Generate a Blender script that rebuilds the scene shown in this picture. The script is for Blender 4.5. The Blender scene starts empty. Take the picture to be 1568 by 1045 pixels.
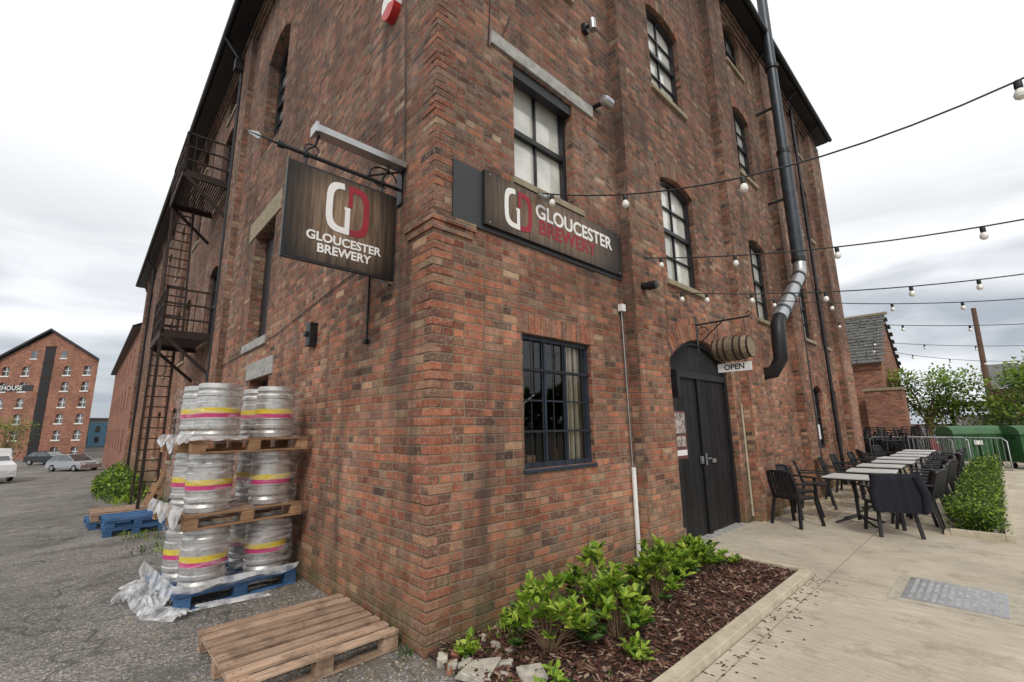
import bpy, math, random
from mathutils import Vector, Matrix, noise as mnoise
random.seed(7)
R=random.uniform
sc=bpy.context.scene
sc.view_settings.view_transform='Standard'; sc.view_settings.look='None'; sc.view_settings.exposure=0
# ------------------------------------------------------------------ node helpers
class NT:
    def __init__(s,name):
        s.mat=bpy.data.materials.new(name); s.mat.use_nodes=True
        s.t=s.mat.node_tree; s.t.nodes.clear()
        s.out=s.t.nodes.new("ShaderNodeOutputMaterial")
    def n(s,typ,ins=None,**kw):
        nd=s.t.nodes.new(typ)
        for k,v in kw.items(): setattr(nd,k,v)
        if ins:
            for k,v in ins.items():
                s.set(nd.inputs[k],v)
        return nd
    def set(s,sock,v):
        if isinstance(v,bpy.types.NodeSocket): s.t.links.new(v,sock)
        else:
            if hasattr(sock,'default_value'):
                try: sock.default_value=v
                except Exception:
                    sock.default_value=(v[0],v[1],v[2],1) if len(v)==3 else v[:3]
    def m(s,op,a,b=0.0,c=0.0):
        nd=s.n("ShaderNodeMath",operation=op)
        s.set(nd.inputs[0],a); s.set(nd.inputs[1],b)
        if len(nd.inputs)>2: s.set(nd.inputs[2],c)
        return nd.outputs[0]
    def ramp(s,fac,stops,interp='LINEAR'):
        nd=s.n("ShaderNodeValToRGB"); s.set(nd.inputs[0],fac)
        cr=nd.color_ramp; cr.interpolation=interp
        while len(cr.elements)>1: cr.elements.remove(cr.elements[0])
        cr.elements[0].position=stops[0][0]; cr.elements[0].color=c4(stops[0][1])
        for p,c in stops[1:]:
            e=cr.elements.new(p); e.color=c4(c)
        return nd.outputs[0]
    def mix(s,fac,a,b,mode='MIX'):
        nd=s.n("ShaderNodeMix",data_type='RGBA',blend_type=mode)
        s.set(nd.inputs[0],fac)
        s.set(nd.inputs[6],c4(a) if not isinstance(a,bpy.types.NodeSocket) else a)
        s.set(nd.inputs[7],c4(b) if not isinstance(b,bpy.types.NodeSocket) else b)
        return nd.outputs[2]
    def scale(s,col,f):
        nd=s.n("ShaderNodeVectorMath",operation='SCALE'); s.set(nd.inputs[0],col if isinstance(col,bpy.types.NodeSocket) else col[:3]); s.set(nd.inputs['Scale'],f); return nd.outputs[0]
    def noise(s,vec,scale,detail=3,rough=.55,dist=0,col=False):
        nd=s.n("ShaderNodeTexNoise"); nd.inputs['Scale'].default_value=scale
        nd.inputs['Detail'].default_value=detail; nd.inputs['Roughness'].default_value=rough
        nd.inputs['Distortion'].default_value=dist
        if vec is not None: s.set(nd.inputs['Vector'],vec)
        return nd.outputs[1 if col else 0]
    def maprange(s,v,a,b,c=0,d=1,smooth=False):
        nd=s.n("ShaderNodeMapRange"); 
        if smooth: nd.interpolation_type='SMOOTHSTEP'
        s.set(nd.inputs[0],v)
        for i,x in enumerate((a,b,c,d)): s.set(nd.inputs[i+1],x)
        return nd.outputs[0]
    def pos(s):
        return s.n("ShaderNodeNewGeometry")
    def bump(s,h,strength=.5,dist=.01):
        nd=s.n("ShaderNodeBump"); nd.inputs['Strength'].default_value=strength
        nd.inputs['Distance'].default_value=dist; s.set(nd.inputs['Height'],h)
        return nd.outputs[0]
    def pr(s,color,rough=.8,metal=0.0,normal=None,spec=.4,**kw):
        p=s.n("ShaderNodeBsdfPrincipled")
        s.set(p.inputs['Base Color'],c4(color) if not isinstance(color,bpy.types.NodeSocket) else color)
        s.set(p.inputs['Roughness'],rough); s.set(p.inputs['Metallic'],metal)
        p.inputs['Specular IOR Level'].default_value=spec
        if normal is not None: s.set(p.inputs['Normal'],normal)
        for k,v in kw.items(): s.set(p.inputs[k],v)
        s.t.links.new(p.outputs[0],s.out.inputs[0]); return p
def c4(c):
    return (c,c,c,1) if isinstance(c,(int,float)) else ((c[0],c[1],c[2],1) if len(c)==3 else c)

def simple(name,col,rough=.6,metal=0,var=.25,scale=8,bump=.2,spec=.4,bscale=60):
    s=NT(name); g=s.pos(); P=g.outputs['Position']
    n=s.noise(P,scale,4,.6)
    f=s.maprange(n,.3,.7,1-var,1+var)
    b=s.bump(s.noise(P,bscale,2),bump,.004) if bump>0 else None
    r=s.maprange(n,.3,.7,max(0,rough-.08),min(1,rough+.08))
    s.pr(s.scale(col,f),r,metal,b,spec); return s.mat

def brickmat(name,pal,mortar,near=True,w0=.232,h=.0755,bump=.8):
    s=NT(name); g=s.pos(); P=g.outputs['Position']
    sp=s.n("ShaderNodeSeparateXYZ",{0:P}).outputs
    sn=s.n("ShaderNodeSeparateXYZ",{0:g.outputs['True Normal']}).outputs
    isx=s.m('GREATER_THAN',s.m('ABSOLUTE',sn[0]),.5)
    isz=s.m('GREATER_THAN',s.m('ABSOLUTE',sn[2]),.7)
    u=s.m('ADD',s.m('MULTIPLY',sp[0],s.m('SUBTRACT',1,isx)),s.m('MULTIPLY',sp[1],isx))
    z=s.m('ADD',sp[2],s.m('MULTIPLY',sp[1],isz))
    if near:
        wob=s.n("ShaderNodeSeparateColor",{0:s.noise(P,2.6,1,col=True)}).outputs
        wf=s.n("ShaderNodeSeparateColor",{0:s.noise(P,34,2,.65,col=True)}).outputs
        u=s.m('ADD',u,s.m('MULTIPLY',s.m('SUBTRACT',wob[0],.5),.05)); u=s.m('ADD',u,s.m('MULTIPLY',s.m('SUBTRACT',wf[0],.5),.017))
        z=s.m('ADD',z,s.m('MULTIPLY',s.m('SUBTRACT',wob[1],.5),.026)); z=s.m('ADD',z,s.m('MULTIPLY',s.m('SUBTRACT',wf[1],.5),.014))
    z=s.m('ADD',z,h*400); u=s.m('ADD',u,100)
    zr=s.m('DIVIDE',z,h); row=s.m('FLOOR',zr); fy=s.m('SUBTRACT',zr,row)
    hd=s.m('LESS_THAN',s.m('MODULO',row,4),.5)
    w=s.m('SUBTRACT',w0,s.m('MULTIPLY',hd,w0/2))
    ub=s.m('ADD',s.m('DIVIDE',u,w),s.m('MULTIPLY',s.m('MODULO',row,2),.5))
    col=s.m('FLOOR',ub); fx=s.m('SUBTRACT',ub,col)
    cv=s.n("ShaderNodeCombineXYZ",{0:col,1:row,2:isx}).outputs[0]
    wn=s.n("ShaderNodeTexWhiteNoise",{'Vector':cv})
    r2=s.n("ShaderNodeSeparateColor",{0:wn.outputs[1]}).outputs
    dx=s.m('MULTIPLY',s.m('MINIMUM',fx,s.m('SUBTRACT',1,fx)),w)
    dy=s.m('MULTIPLY',s.m('MINIMUM',fy,s.m('SUBTRACT',1,fy)),h)
    d=s.m('MINIMUM',dx,dy)
    if near: d=s.m('SUBTRACT',d,s.m('ADD',s.m('MULTIPLY',s.m('POWER',r2[2],3),.004),s.m('MULTIPLY',s.maprange(wf[2],.45,.75),.004)))
    mask=s.maprange(d,.0025,.0075,0,1,True)
    bc=s.ramp(wn.outputs[0],pal)
    bg=s.noise(P,.55,4,.62,.4)
    v=s.maprange(r2[1],0,1,.66,1.28)
    if near:
        fine=s.noise(P,75,2,.7); mid=s.noise(P,8,3,.65)
        v=s.m('MULTIPLY',v,s.maprange(fine,.25,.75,.58,1.42)); v=s.m('MULTIPLY',v,s.maprange(mid,.3,.7,.72,1.24))
        bc=s.scale(bc,v)
        mv=s.mix(s.maprange(fine,.3,.6),mortar,[x*.5 for x in mortar])
        smear=s.m('MULTIPLY',s.maprange(wf[2],.48,.66),s.maprange(mid,.4,.6,.08,.6))
        bc=s.mix(smear,bc,mortar)
        hgt=s.m('ADD',s.m('MULTIPLY',mask,s.maprange(r2[2],0,1,.55,1.0)),s.m('MULTIPLY',fine,.55))
    else:
        bc=s.scale(bc,v); mv=c4(mortar); hgt=mask
    c=s.mix(mask,mv,bc)
    c=s.scale(c,s.maprange(bg,.3,.68,.58 if near else .8,1.22))
    if near:
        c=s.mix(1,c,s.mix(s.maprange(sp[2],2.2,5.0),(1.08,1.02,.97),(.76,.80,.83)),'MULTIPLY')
        st=s.noise(s.n("ShaderNodeVectorMath",{0:P,1:(2.4,2.4,.25)},operation='MULTIPLY').outputs[0],1.2,4,.65)
        c=s.mix(s.m('MULTIPLY',s.maprange(st,.50,.68),.66),c,(.075,.056,.048))
        # soot under the eaves
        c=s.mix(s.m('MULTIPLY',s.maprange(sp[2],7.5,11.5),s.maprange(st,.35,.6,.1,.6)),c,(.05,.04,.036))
        pale=s.m('MULTIPLY',s.maprange(bg,.54,.66),s.maprange(mid,.42,.62))
        c=s.mix(s.m('MULTIPLY',pale,.38),c,(.40,.32,.24))
        f=s.m('MULTIPLY',s.maprange(sp[2],-.1,1.0,1,0),s.maprange(mid,.38,.60))
        c=s.mix(s.m('MULTIPLY',f,.62),c,(.24,.19,.11))
        f2=s.m('MULTIPLY',s.maprange(sp[2],-.05,.45,1,0),s.maprange(st,.38,.56))
        c=s.mix(s.m('MULTIPLY',f2,.6),c,(.075,.09,.035))
    b=s.bump(hgt,bump,.014)
    s.pr(c,.92,0,b,.2); return s.mat
PAL=[(0,(.25,.09,.06)),(.18,(.40,.155,.095)),(.34,(.23,.11,.08)),(.48,(.47,.19,.11)),(.6,(.30,.155,.11)),(.7,(.18,.095,.08)),(.8,(.40,.225,.15)),(.9,(.10,.068,.062)),(.95,(.48,.33,.21)),(1,(.32,.125,.08))]
MORT=(.40,.32,.235)
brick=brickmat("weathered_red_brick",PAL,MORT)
brickfar=brickmat("far_red_brick",[(0,(.28,.12,.085)),(.5,(.37,.17,.115)),(1,(.24,.12,.085))],(.34,.27,.20),False)
def islandbrick():
    s=NT("loose_brick"); g=s.pos(); P=g.outputs['Position']
    c=s.ramp(g.outputs['Random Per Island'],PAL)
    fine=s.noise(P,75,2,.7);mid=s.noise(P,8,3,.65)
    f=s.m('MULTIPLY',s.maprange(fine,.25,.75,.62,1.38),s.maprange(mid,.3,.7,.72,1.15))
    c=s.scale(c,f)
    c=s.mix(s.m('MULTIPLY',s.maprange(s.noise(P,26,3,.7),.5,.64),.55),c,MORT)
    sp=s.n("ShaderNodeSeparateXYZ",{0:P}).outputs
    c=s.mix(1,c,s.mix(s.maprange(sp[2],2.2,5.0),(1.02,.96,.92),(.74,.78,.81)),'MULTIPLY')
    f=s.m('MULTIPLY',s.maprange(sp[2],-.1,.8,1,0),s.maprange(mid,.38,.60))
    c=s.mix(s.m('MULTIPLY',f,.6),c,(.15,.14,.08))
    s.pr(c,.9,0,s.bump(s.m('ADD',fine,mid),.8,.012),.2); return s.mat
ibrick=islandbrick()
def glassmat(name,c0,c1,rough=.04,scale=2):
    s=NT(name); g=s.pos(); P=g.outputs['Position']
    c=s.mix(s.maprange(s.noise(P,scale,3),.35,.65),c0,c1)
    s.pr(c,rough,0,s.bump(s.noise(P,3,1),.06,.01),.9,**{'Coat Weight':.6,'Coat Roughness':.02}); return s.mat
glass_w=glassmat("pale_window_glass",(.42,.43,.38),(.74,.74,.68))
glass_d=glassmat("dark_window_glass",(.03,.035,.04),(.10,.11,.12))
glass_m=glassmat("mid_window_glass",(.16,.18,.18),(.45,.47,.46),.04,4)
def clearglass():
    s=NT("clear_glass"); a=s.n("ShaderNodeBsdfTransparent"); b=s.n("ShaderNodeBsdfGlossy",{'Roughness':.02})
    fr=s.n("ShaderNodeFresnel",{0:1.5}); f=s.m('ADD',s.m('MULTIPLY',fr.outputs[0],1.0),.02)
    m=s.n("ShaderNodeMixShader",{0:f,1:a.outputs[0],2:b.outputs[0]}); s.t.links.new(m.outputs[0],s.out.inputs[0]); return s.mat
glass_c=clearglass()
def wrapmat():
    s=NT("stretch_wrap"); P=s.pos().outputs['Position']
    nz=s.noise(s.n("ShaderNodeVectorMath",{0:P,1:(3,3,13)},operation='MULTIPLY').outputs[0],1.1,3,.6,1.2)
    bp=s.bump(nz,.8,.05)
    a=s.n("ShaderNodeBsdfTransparent",{0:(.975,.98,.985,1)}); b=s.n("ShaderNodeBsdfPrincipled")
    b.inputs['Base Color'].default_value=(.74,.75,.78,1); b.inputs['Roughness'].default_value=.12; b.inputs['Specular IOR Level'].default_value=1.0; s.t.links.new(bp,b.inputs['Normal'])
    f=s.maprange(nz,.46,.72,.03,.42)
    m=s.n("ShaderNodeMixShader",{0:f,1:a.outputs[0],2:b.outputs[0]}); s.t.links.new(m.outputs[0],s.out.inputs[0]); return s.mat
wrap_m=wrapmat()
black=simple("black_paint",(.016,.016,.018),.45,0,.3,6,.15)
blackpl=simple("black_plastic",(.016,.016,.018),.5,0,.2,10,.3)
charcoal=simple("charcoal_panel",(.04,.042,.045),.5,0,.15,3,.1)
bluef=simple("dark_blue_frame",(.022,.032,.05),.45,0,.2,6,.1)
white=simple("white_paint",(.78,.78,.76),.5,0,.06,5,.1)
red=simple("red_plastic",(.5,.03,.03),.4,0,.1,5,.1)
redpaint=simple("sign_red",(.30,.02,.035),.6,0,.15,5,.1)
whitetxt=simple("sign_white",(.82,.81,.78),.6,0,.05,30,.0)
concrete=simple("concrete_lintel",(.36,.35,.33),.85,0,.3,9,.6)
stone=simple("yellow_stone",(.30,.25,.17),.9,0,.3,9,.6)
iron=simple("rusty_iron",(.045,.03,.025),.75,.3,.4,10,.5)
steelgrey=simple("galvanised_steel",(.45,.46,.47),.4,.85,.15,8,.15)
pipe_dk=simple("dark_flue",(.055,.065,.075),.4,.5,.2,4,.1)
alum=simple("aluminium",(.42,.43,.43),.35,.8,.15,8,.1)
slate=simple("slate",(.12,.12,.115),.75,0,.45,7,.6,bscale=14)
darkslate=simple("dark_slate",(.045,.045,.05),.8,0,.3,2,.2)
cream=simple("cream_cloth",(.75,.68,.5),.9,0,.2,4,.4)
interior=simple("dark_interior",(.035,.03,.028),.9)
def keg_steel():
    s=NT("keg_steel"); P=s.pos().outputs['Position']
    n=s.noise(P,14,4,.7); c=s.ramp(n,[(.3,(.42,.41,.39)),(.5,(.68,.67,.64)),(.62,(.58,.56,.53)),(.75,(.40,.35,.30))])
    s.pr(c,s.maprange(n,.3,.7,.28,.55),.72,s.bump(s.noise(P,40,2),.2,.004)); return s.mat
keg_m=keg_steel()
yellow=simple("label_yellow",(.74,.56,.03),.5,0,.12,20,.1); magenta=simple("label_magenta",(.60,.045,.20),.5,0,.12,20,.1)
def woodmat(name,c0,c1,ax=(1.5,18,18),rough=.8):
    s=NT(name); g=s.pos(); P=g.outputs['Position']
    v=s.n("ShaderNodeVectorMath",{0:P,1:ax},operation='MULTIPLY').outputs[0]
    n=s.noise(v,2.2,4,.65,.6)
    c=s.mix(s.maprange(n,.3,.7),c0,c1)
    c=s.scale(c,s.maprange(g.outputs['Random Per Island'],0,1,.62,1.22))
    c=s.mix(s.m('MULTIPLY',s.maprange(s.noise(P,5,4,.7),.5,.7),.7),c,[x*.38 for x in c0])
    s.pr(c,rough,0,s.bump(n,.6,.006),.25); return s.mat
palwood=woodmat("pallet_wood",(.27,.17,.115),(.50,.365,.26))
palwood2=woodmat("pallet_wood_orange",(.32,.18,.10),(.48,.30,.17))
palblue=woodmat("blue_pallet_wood",(.04,.11,.25),(.09,.19,.36))
barrelw=woodmat("barrel_wood",(.16,.11,.07),(.34,.27,.19),(18,1.5,18))
doorm=woodmat("black_door_wood",(.012,.012,.013),(.03,.029,.03),(20,20,1.2),.5)
polewood=woodmat("pole_wood",(.12,.07,.05),(.22,.13,.09),(20,20,1.2))
# ------------------------------------------------------------------ mesh builder
class MB:
    def __init__(s): s.v=[];s.f=[];s.mi=[];s.sm=[];s.mats=[];s.M=None
    def mid(s,m):
        if m not in s.mats: s.mats.append(m)
        return s.mats.index(m)
    def add(s,vs,fs,mat,smooth=False):
        b=len(s.v)
        if s.M is not None: vs=[s.M@Vector(v) for v in vs]
        s.v+= [tuple(v) for v in vs]; k=s.mid(mat)
        for f in fs: s.f.append(tuple(b+i for i in f)); s.mi.append(k); s.sm.append(smooth)
    def box(s,a,b,mat,rz=0,jit=0):
        x0,y0,z0=a;x1,y1,z1=b
        vs=[Vector((x,y,z)) for z in (z0,z1) for y in (y0,y1) for x in (x0,x1)]
        if rz:
            c=Vector(((x0+x1)/2,(y0+y1)/2,0)); Rm=Matrix.Rotation(rz,3,'Z'); vs=[Rm@(v-c)+c for v in vs]
        if jit: vs=[v+Vector((R(-jit,jit),R(-jit,jit),R(-jit,jit))) for v in vs]
        s.add(vs,[(0,2,3,1),(4,5,7,6),(0,1,5,4),(2,6,7,3),(0,4,6,2),(1,3,7,5)],mat)
    def beam(s,p,q,w,h,mat):
        p=Vector(p);q=Vector(q);d=(q-p).normalized();up=Vector((0,0,1)) if abs(d.z)<.95 else Vector((0,1,0))
        sd=d.cross(up).normalized()*w/2;u2=sd.cross(d).normalized()*h/2
        vs=[p-sd-u2,p+sd-u2,p+sd+u2,p-sd+u2,q-sd-u2,q+sd-u2,q+sd+u2,q-sd+u2]
        s.add(vs,[(0,1,2,3),(7,6,5,4),(0,4,5,1),(1,5,6,2),(2,6,7,3),(3,7,4,0)],mat)
    def tube(s,pts,r,mat,n=10,caps=True):
        pts=[Vector(p) for p in pts]; rs=r if isinstance(r,(list,tuple)) else [r]*len(pts)
        vs=[];fs=[];prev=None
        for i,p in enumerate(pts):
            d=(pts[min(i+1,len(pts)-1)]-pts[max(i-1,0)]).normalized()
            if prev is None:
                a=Vector((0,0,1)) if abs(d.z)<.9 else Vector((1,0,0)); e=d.cross(a).normalized()
            else: e=(prev-d*prev.dot(d)).normalized()
            prev=e; g=d.cross(e)
            for k in range(n):
                t=2*math.pi*k/n; vs.append(p+(e*math.cos(t)+g*math.sin(t))*rs[i])
        for i in range(len(pts)-1):
            for k in range(n):
                a=i*n+k;b=i*n+(k+1)%n; fs.append((a,b,b+n,a+n))
        s.add(vs,fs,mat,True)
        if caps:
            s.add(vs[:n],[tuple(range(n))[::-1]],mat); s.add(vs[-n:],[tuple(range(n))],mat)
    def lathe(s,prof,c,n=28,axis='Z',mats=None,mat=None):
        c=Vector(c)
        def pt(r,h,t):
            if axis=='Z': return c+Vector((r*math.cos(t),r*math.sin(t),h))
            if axis=='Y': return c+Vector((r*math.cos(t),h,r*math.sin(t)))
            return c+Vector((h,r*math.cos(t),r*math.sin(t)))
        for i in range(len(prof)-1):
            (r0,h0),(r1,h1)=prof[i],prof[i+1]; m=mats[i] if mats else mat
            vs=[];fs=[]
            for k in range(n):
                t=2*math.pi*k/n; vs+=[pt(r0,h0,t),pt(r1,h1,t)]
            for k in range(n):
                a=2*k;b=2*((k+1)%n); fs.append((a,b,b+1,a+1))
            s.add(vs,fs,m,True)
    def build(s,name,parent=None,bevel=0):
        me=bpy.data.meshes.new(name); me.from_pydata(s.v,[],s.f)
        for m in s.mats: me.materials.append(m)
        me.polygons.foreach_set('material_index',s.mi); me.polygons.foreach_set('use_smooth',s.sm); me.update()
        o=bpy.data.objects.new(name,me); bpy.context.collection.objects.link(o)
        if parent: o.parent=parent
        if bevel:
            b=o.modifiers.new("bevel",'BEVEL'); b.width=bevel; b.segments=2; b.limit_method='ANGLE'
        return o
def empty(name):
    o=bpy.data.objects.new(name,None); bpy.context.collection.objects.link(o); o.empty_display_size=.1; return o
def gz(y):
    t=max(0,y-4); 
    return -.045*t if y<44 else -1.8
# ------------------------------------------------------------------ ground
def asphaltmat():
    s=NT("old_asphalt"); P=s.pos().outputs['Position']
    v=s.n("ShaderNodeTexVoronoi",{'Vector':P,'Scale':75.0}); 
    r=s.n("ShaderNodeSeparateColor",{0:v.outputs['Color']}).outputs[0]
    c=s.ramp(r,[(0,(.11,.10,.095)),(.5,(.20,.19,.175)),(.85,(.30,.28,.255)),(1,(.50,.47,.43))])
    c=s.scale(c,s.maprange(s.noise(P,.5,5,.65,.5),.3,.7,.6,1.3))
    c=s.mix(s.m('MULTIPLY',s.maprange(s.noise(P,1.6,4,.7),.52,.62),.6),c,(.09,.085,.075))
    sx=s.n("ShaderNodeSeparateXYZ",{0:P}).outputs
    near=s.m('MULTIPLY',s.maprange(sx[0],-1.0,-.1,0,1),s.maprange(s.noise(P,3,4,.7),.4,.6))
    c=s.mix(s.m('MULTIPLY',near,.6),c,(.16,.13,.085))
    cr=s.n("ShaderNodeTexVoronoi",{'Vector':s.n("ShaderNodeVectorMath",{0:P,1:s.noise(P,1.5,2,col=True)},operation='ADD').outputs[0],'Scale':.55},feature='DISTANCE_TO_EDGE')
    c=s.mix(s.m('MULTIPLY',s.maprange(cr.outputs[0],0,.014,1,0),.65),c,(.045,.045,.04))
    s.pr(c,.85,0,s.bump(v.outputs[0],.6,.01),.3); return s.mat
def pavemat():
    s=NT("brushed_concrete"); P=s.pos().outputs['Position']
    v=s.n("ShaderNodeVectorMath",{0:P,1:(30,2.0,1)},operation='MULTIPLY').outputs[0]
    n=s.noise(v,1.6,4,.6,.3); big=s.noise(P,.8,5,.65)
    c=s.mix(s.maprange(n,.3,.7),(.42,.365,.285),(.60,.535,.43))
    c=s.scale(c,s.maprange(big,.3,.7,.76,1.12))
    c=s.mix(s.m('MULTIPLY',s.maprange(s.noise(P,2.7,5,.72),.53,.66),.5),c,(.25,.21,.15))
    c=s.mix(s.m('MULTIPLY',s.maprange(s.noise(P,60,2,.7),.62,.7),.4),c,(.2,.17,.12))
    sx=s.n("ShaderNodeSeparateXYZ",{0:P}).outputs
    def joint(x,per,off):
        t=s.m('FRACT',s.m('DIVIDE',s.m('ADD',x,off),per)); t=s.m('MULTIPLY',s.m('MINIMUM',t,s.m('SUBTRACT',1,t)),per)
        return s.maprange(t,.003,.008,1,0)
    j=s.m('MAXIMUM',joint(sx[0],3.6,103.9),joint(sx[1],3.4,103.6))
    c=s.mix(s.m('MULTIPLY',j,.5),c,(.17,.14,.10))
    s.pr(c,.85,0,s.bump(s.m('SUBTRACT',n,j),.3,.007),.3); return s.mat
asph=asphaltmat(); pave=pavemat()
g=MB()
ys=[-400,-100,-30,-10,-5,0,4,8,12,20,30,44,60,100,400]; xs=[-400,-100,-30,-8,-3,0,4,16,30,60,400]
vs=[(x,y,gz(y)) for y in ys for x in xs]; nx=len(xs)
g.add(vs,[(j*nx+i,j*nx+i+1,(j+1)*nx+i+1,(j+1)*nx+i) for j in range(len(ys)-1) for i in range(nx-1)],asph)
g.build("ground")
g=MB(); z=.005
def sheet(mb,x0,x1,y0,y1,z,mat): mb.add([(x0,y0,z),(x1,y0,z),(x1,y1,z),(x0,y1,z)],[(0,1,2,3)],mat)
sheet(g,.25,26,-9,-1.49,z,pave); sheet(g,4.07,7.35,-1.49,0,z,pave); sheet(g,7.35,26,-1.49,-.9,z,pave)
g.build("concrete_paving")
gravel=simple("yellow_gravel",(.38,.30,.19),.9,0,.45,40,.9,bscale=45)
g=MB(); sheet(g,7.35,20,-.9,0,.006,gravel); g.build("gravel_strip")
g=MB()
pebm=[simple("pebble_tan",(.46,.37,.25),.8),simple("pebble_grey",(.36,.35,.33),.8)]
for i in range(1100):
    x=R(6.5,13);y=R(-.9,-.03)if x>7.3 else R(-.35,-.03);r=R(.012,.04)
    n=6; vs=[(x+r*math.cos(t*math.pi/3)*R(.7,1.1),y+r*math.sin(t*math.pi/3)*R(.7,1.1),.004) for t in range(6)]+[(x,y,r*.8)]
    g.add(vs,[(t,(t+1)%6,6) for t in range(6)],random.choice(pebm))
g.build("pebbles")
soil=simple("bark_soil",(.05,.028,.02),.95,0,.4,25,1,bscale=40)
g=MB()
n=16;vs=[];fs=[]
X0,X1,Y0,Y1=.02,3.95,-1.36,-.01
for j in range(n+1):
    for i in range(n*2+1):
        x=X0+(X1-X0)*i/(n*2);y=Y0+(Y1-Y0)*j/n; vs.append((x,y,.02+.035*mnoise.noise(Vector((x*2,y*2,0)))+.015))
for j in range(n):
    for i in range(n*2):
        a=j*(n*2+1)+i; fs.append((a,a+1,a+n*2+2,a+n*2+1))
g.add(vs,fs,soil,True)
def chipmat():
    s=NT("bark_chips"); gg=s.pos(); c=s.ramp(gg.outputs['Random Per Island'],[(0,(.03,.015,.012)),(.4,(.09,.04,.03)),(.7,(.15,.07,.05)),(.88,(.22,.14,.10)),(1,(.36,.28,.20))])
    s.pr(c,.85,0,None,.2); return s.mat
chip=chipmat()
for i in range(5200):
    x=R(.05,3.93);y=R(-1.34,-.02)
    a=R(0,6.28);l=R(.012,.042);w=R(.005,.014);zz=.04+.035*mnoise.noise(Vector((x*2,y*2,0)))+R(-.003,.018)
    d=Vector((math.cos(a),math.sin(a),R(-.45,.45)));e=Vector((-d.y,d.x,R(-.5,.5)));c=Vector((x,y,zz))
    up=Vector((0,0,.005))
    g.add([c-d*l-e*w,c+d*l-e*w*.6,c+d*l*.9+e*w,c-d*l*.8+e*w,c+up-d*l*.7,c+up+d*l*.7],[(0,1,5,4),(1,2,5),(2,3,4,5),(3,0,4)],chip)
# stray chips spilled over the kerb
for i in range(140):
    x=R(.1,4.3);y=-1.50-abs(random.gauss(0,.12)) if x<4 else R(-1.3,-.7); a=R(0,6.28);l=R(.01,.025);w=R(.004,.008)
    d=Vector((math.cos(a),math.sin(a),0));e=Vector((-d.y,d.x,0));c=Vector((x,y,.009))
    g.add([c-d*l-e*w,c+d*l-e*w*.6,c+d*l*.9+e*w,c-d*l*.8+e*w],[(0,1,2,3)],chip)
g.build("planting_bed")
kerbm=simple("timber_kerb",(.50,.44,.33),.85,0,.2,9,.5)
g=MB()
g.box((.1,-1.48,-.05),(4.06,-1.37,.065),kerbm); g.box((3.96,-1.368,-.05),(4.06,-.72,.065),kerbm)
g.build("bed_kerb",bevel=.006)
g=MB()
frame=simple("manhole_frame_concrete",(.44,.40,.32),.9,0,.2,9,.5)
g.box((3.74,-3.02,.0),(4.72,-2.14,.012),frame)
g.box((3.84,-2.93,.0),(4.62,-2.23,.018),steelgrey)
cover=simple("steel_cover",(.50,.50,.49),.6,.4,.3,12,.3)
for i in range(14):
    for j in range(12):
        g.box((3.875+i*.052,-2.90+j*.054,.016),(3.875+i*.052+.030,-2.90+j*.054+.028,.0225),cover)
g.build("manhole_cover")
# ------------------------------------------------------------------ leaves
def leafmat(name,cols,trans=.35):
    s=NT(name); gg=s.pos(); r=gg.outputs['Random Per Island']
    c=s.ramp(r,cols)
    p=s.pr(c,.45,0,None,.4); t=s.n("ShaderNodeBsdfTranslucent",{0:c}); m=s.n("ShaderNodeMixShader",{0:trans,1:p.outputs[0],2:t.outputs[0]})
    s.t.links.new(m.outputs[0],s.out.inputs[0]); return s.mat
leaf_b=leafmat("bright_leaf",[(0,(.10,.21,.02)),(.4,(.23,.38,.035)),(.75,(.38,.52,.06)),(1,(.52,.60,.11))])
leaf_d=leafmat("dark_leaf",[(0,(.02,.05,.012)),(.5,(.05,.11,.02)),(1,(.10,.18,.03))])
leaf_t=leafmat("tree_leaf",[(0,(.06,.11,.02)),(.5,(.13,.21,.035)),(1,(.24,.33,.06))])
twig=simple("twig",(.20,.13,.08),.9)
def leaf(mb,p,d,l,w,mat):
    d=d.normalized(); sd=d.cross(Vector((0,0,1)));
    if sd.length<.1: sd=Vector((1,0,0))
    sd.normalize(); nn=sd.cross(d); a=R(-.7,.7); sd=(sd*math.cos(a)+nn*math.sin(a)); nn=sd.cross(d)
    mb.add([p,p+d*l*.35+sd*w*.9+nn*w*.3,p+d*l*.7+sd*w*.75+nn*w*.25,p+d*l-nn*w*.3,p+d*l*.7-sd*w*.75+nn*w*.25,p+d*l*.35-sd*w*.9+nn*w*.3],[(0,1,2,3),(0,3,4,5)],mat)
def shrub(x,y,rad,h,n,name="shrub",m1=leaf_b,m2=leaf_d,ll=.088):
    mb=MB(); base=Vector((x,y,.03))
    for i in range(n):
        a=R(0,6.283);rr=rad*math.sqrt(R(0,1)); hh=h*(1-.55*(rr/rad)**2)*R(.5,1.1)
        tip=base+Vector((math.cos(a)*rr,math.sin(a)*rr,hh)); mid=base+Vector((math.cos(a)*rr*.35,math.sin(a)*rr*.35,hh*.5))
        if i%2==0: mb.tube([base+Vector((math.cos(a)*.03,math.sin(a)*.03,0)),mid,tip],[.006,.004,.002],twig,4,False)
        ax=(tip-mid).normalized(); k=random.randint(8,12)
        for j in range(k):
            t=R(0,6.283); el=R(.1,1.2); o=Vector((math.cos(t),math.sin(t),0))
            d=(ax*math.sin(el)+o*math.cos(el)+Vector((0,0,.2)))
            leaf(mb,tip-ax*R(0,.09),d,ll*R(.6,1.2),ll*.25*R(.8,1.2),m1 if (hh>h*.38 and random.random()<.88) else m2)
    return mb.build(name)
shrub(.66,-.62,.33,.52,64); shrub(1.22,-.82,.28,.46,50); shrub(1.50,-.42,.28,.52,46); shrub(2.1,-.70,.30,.50,60); shrub(2.75,-.5,.27,.44,46)
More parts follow.
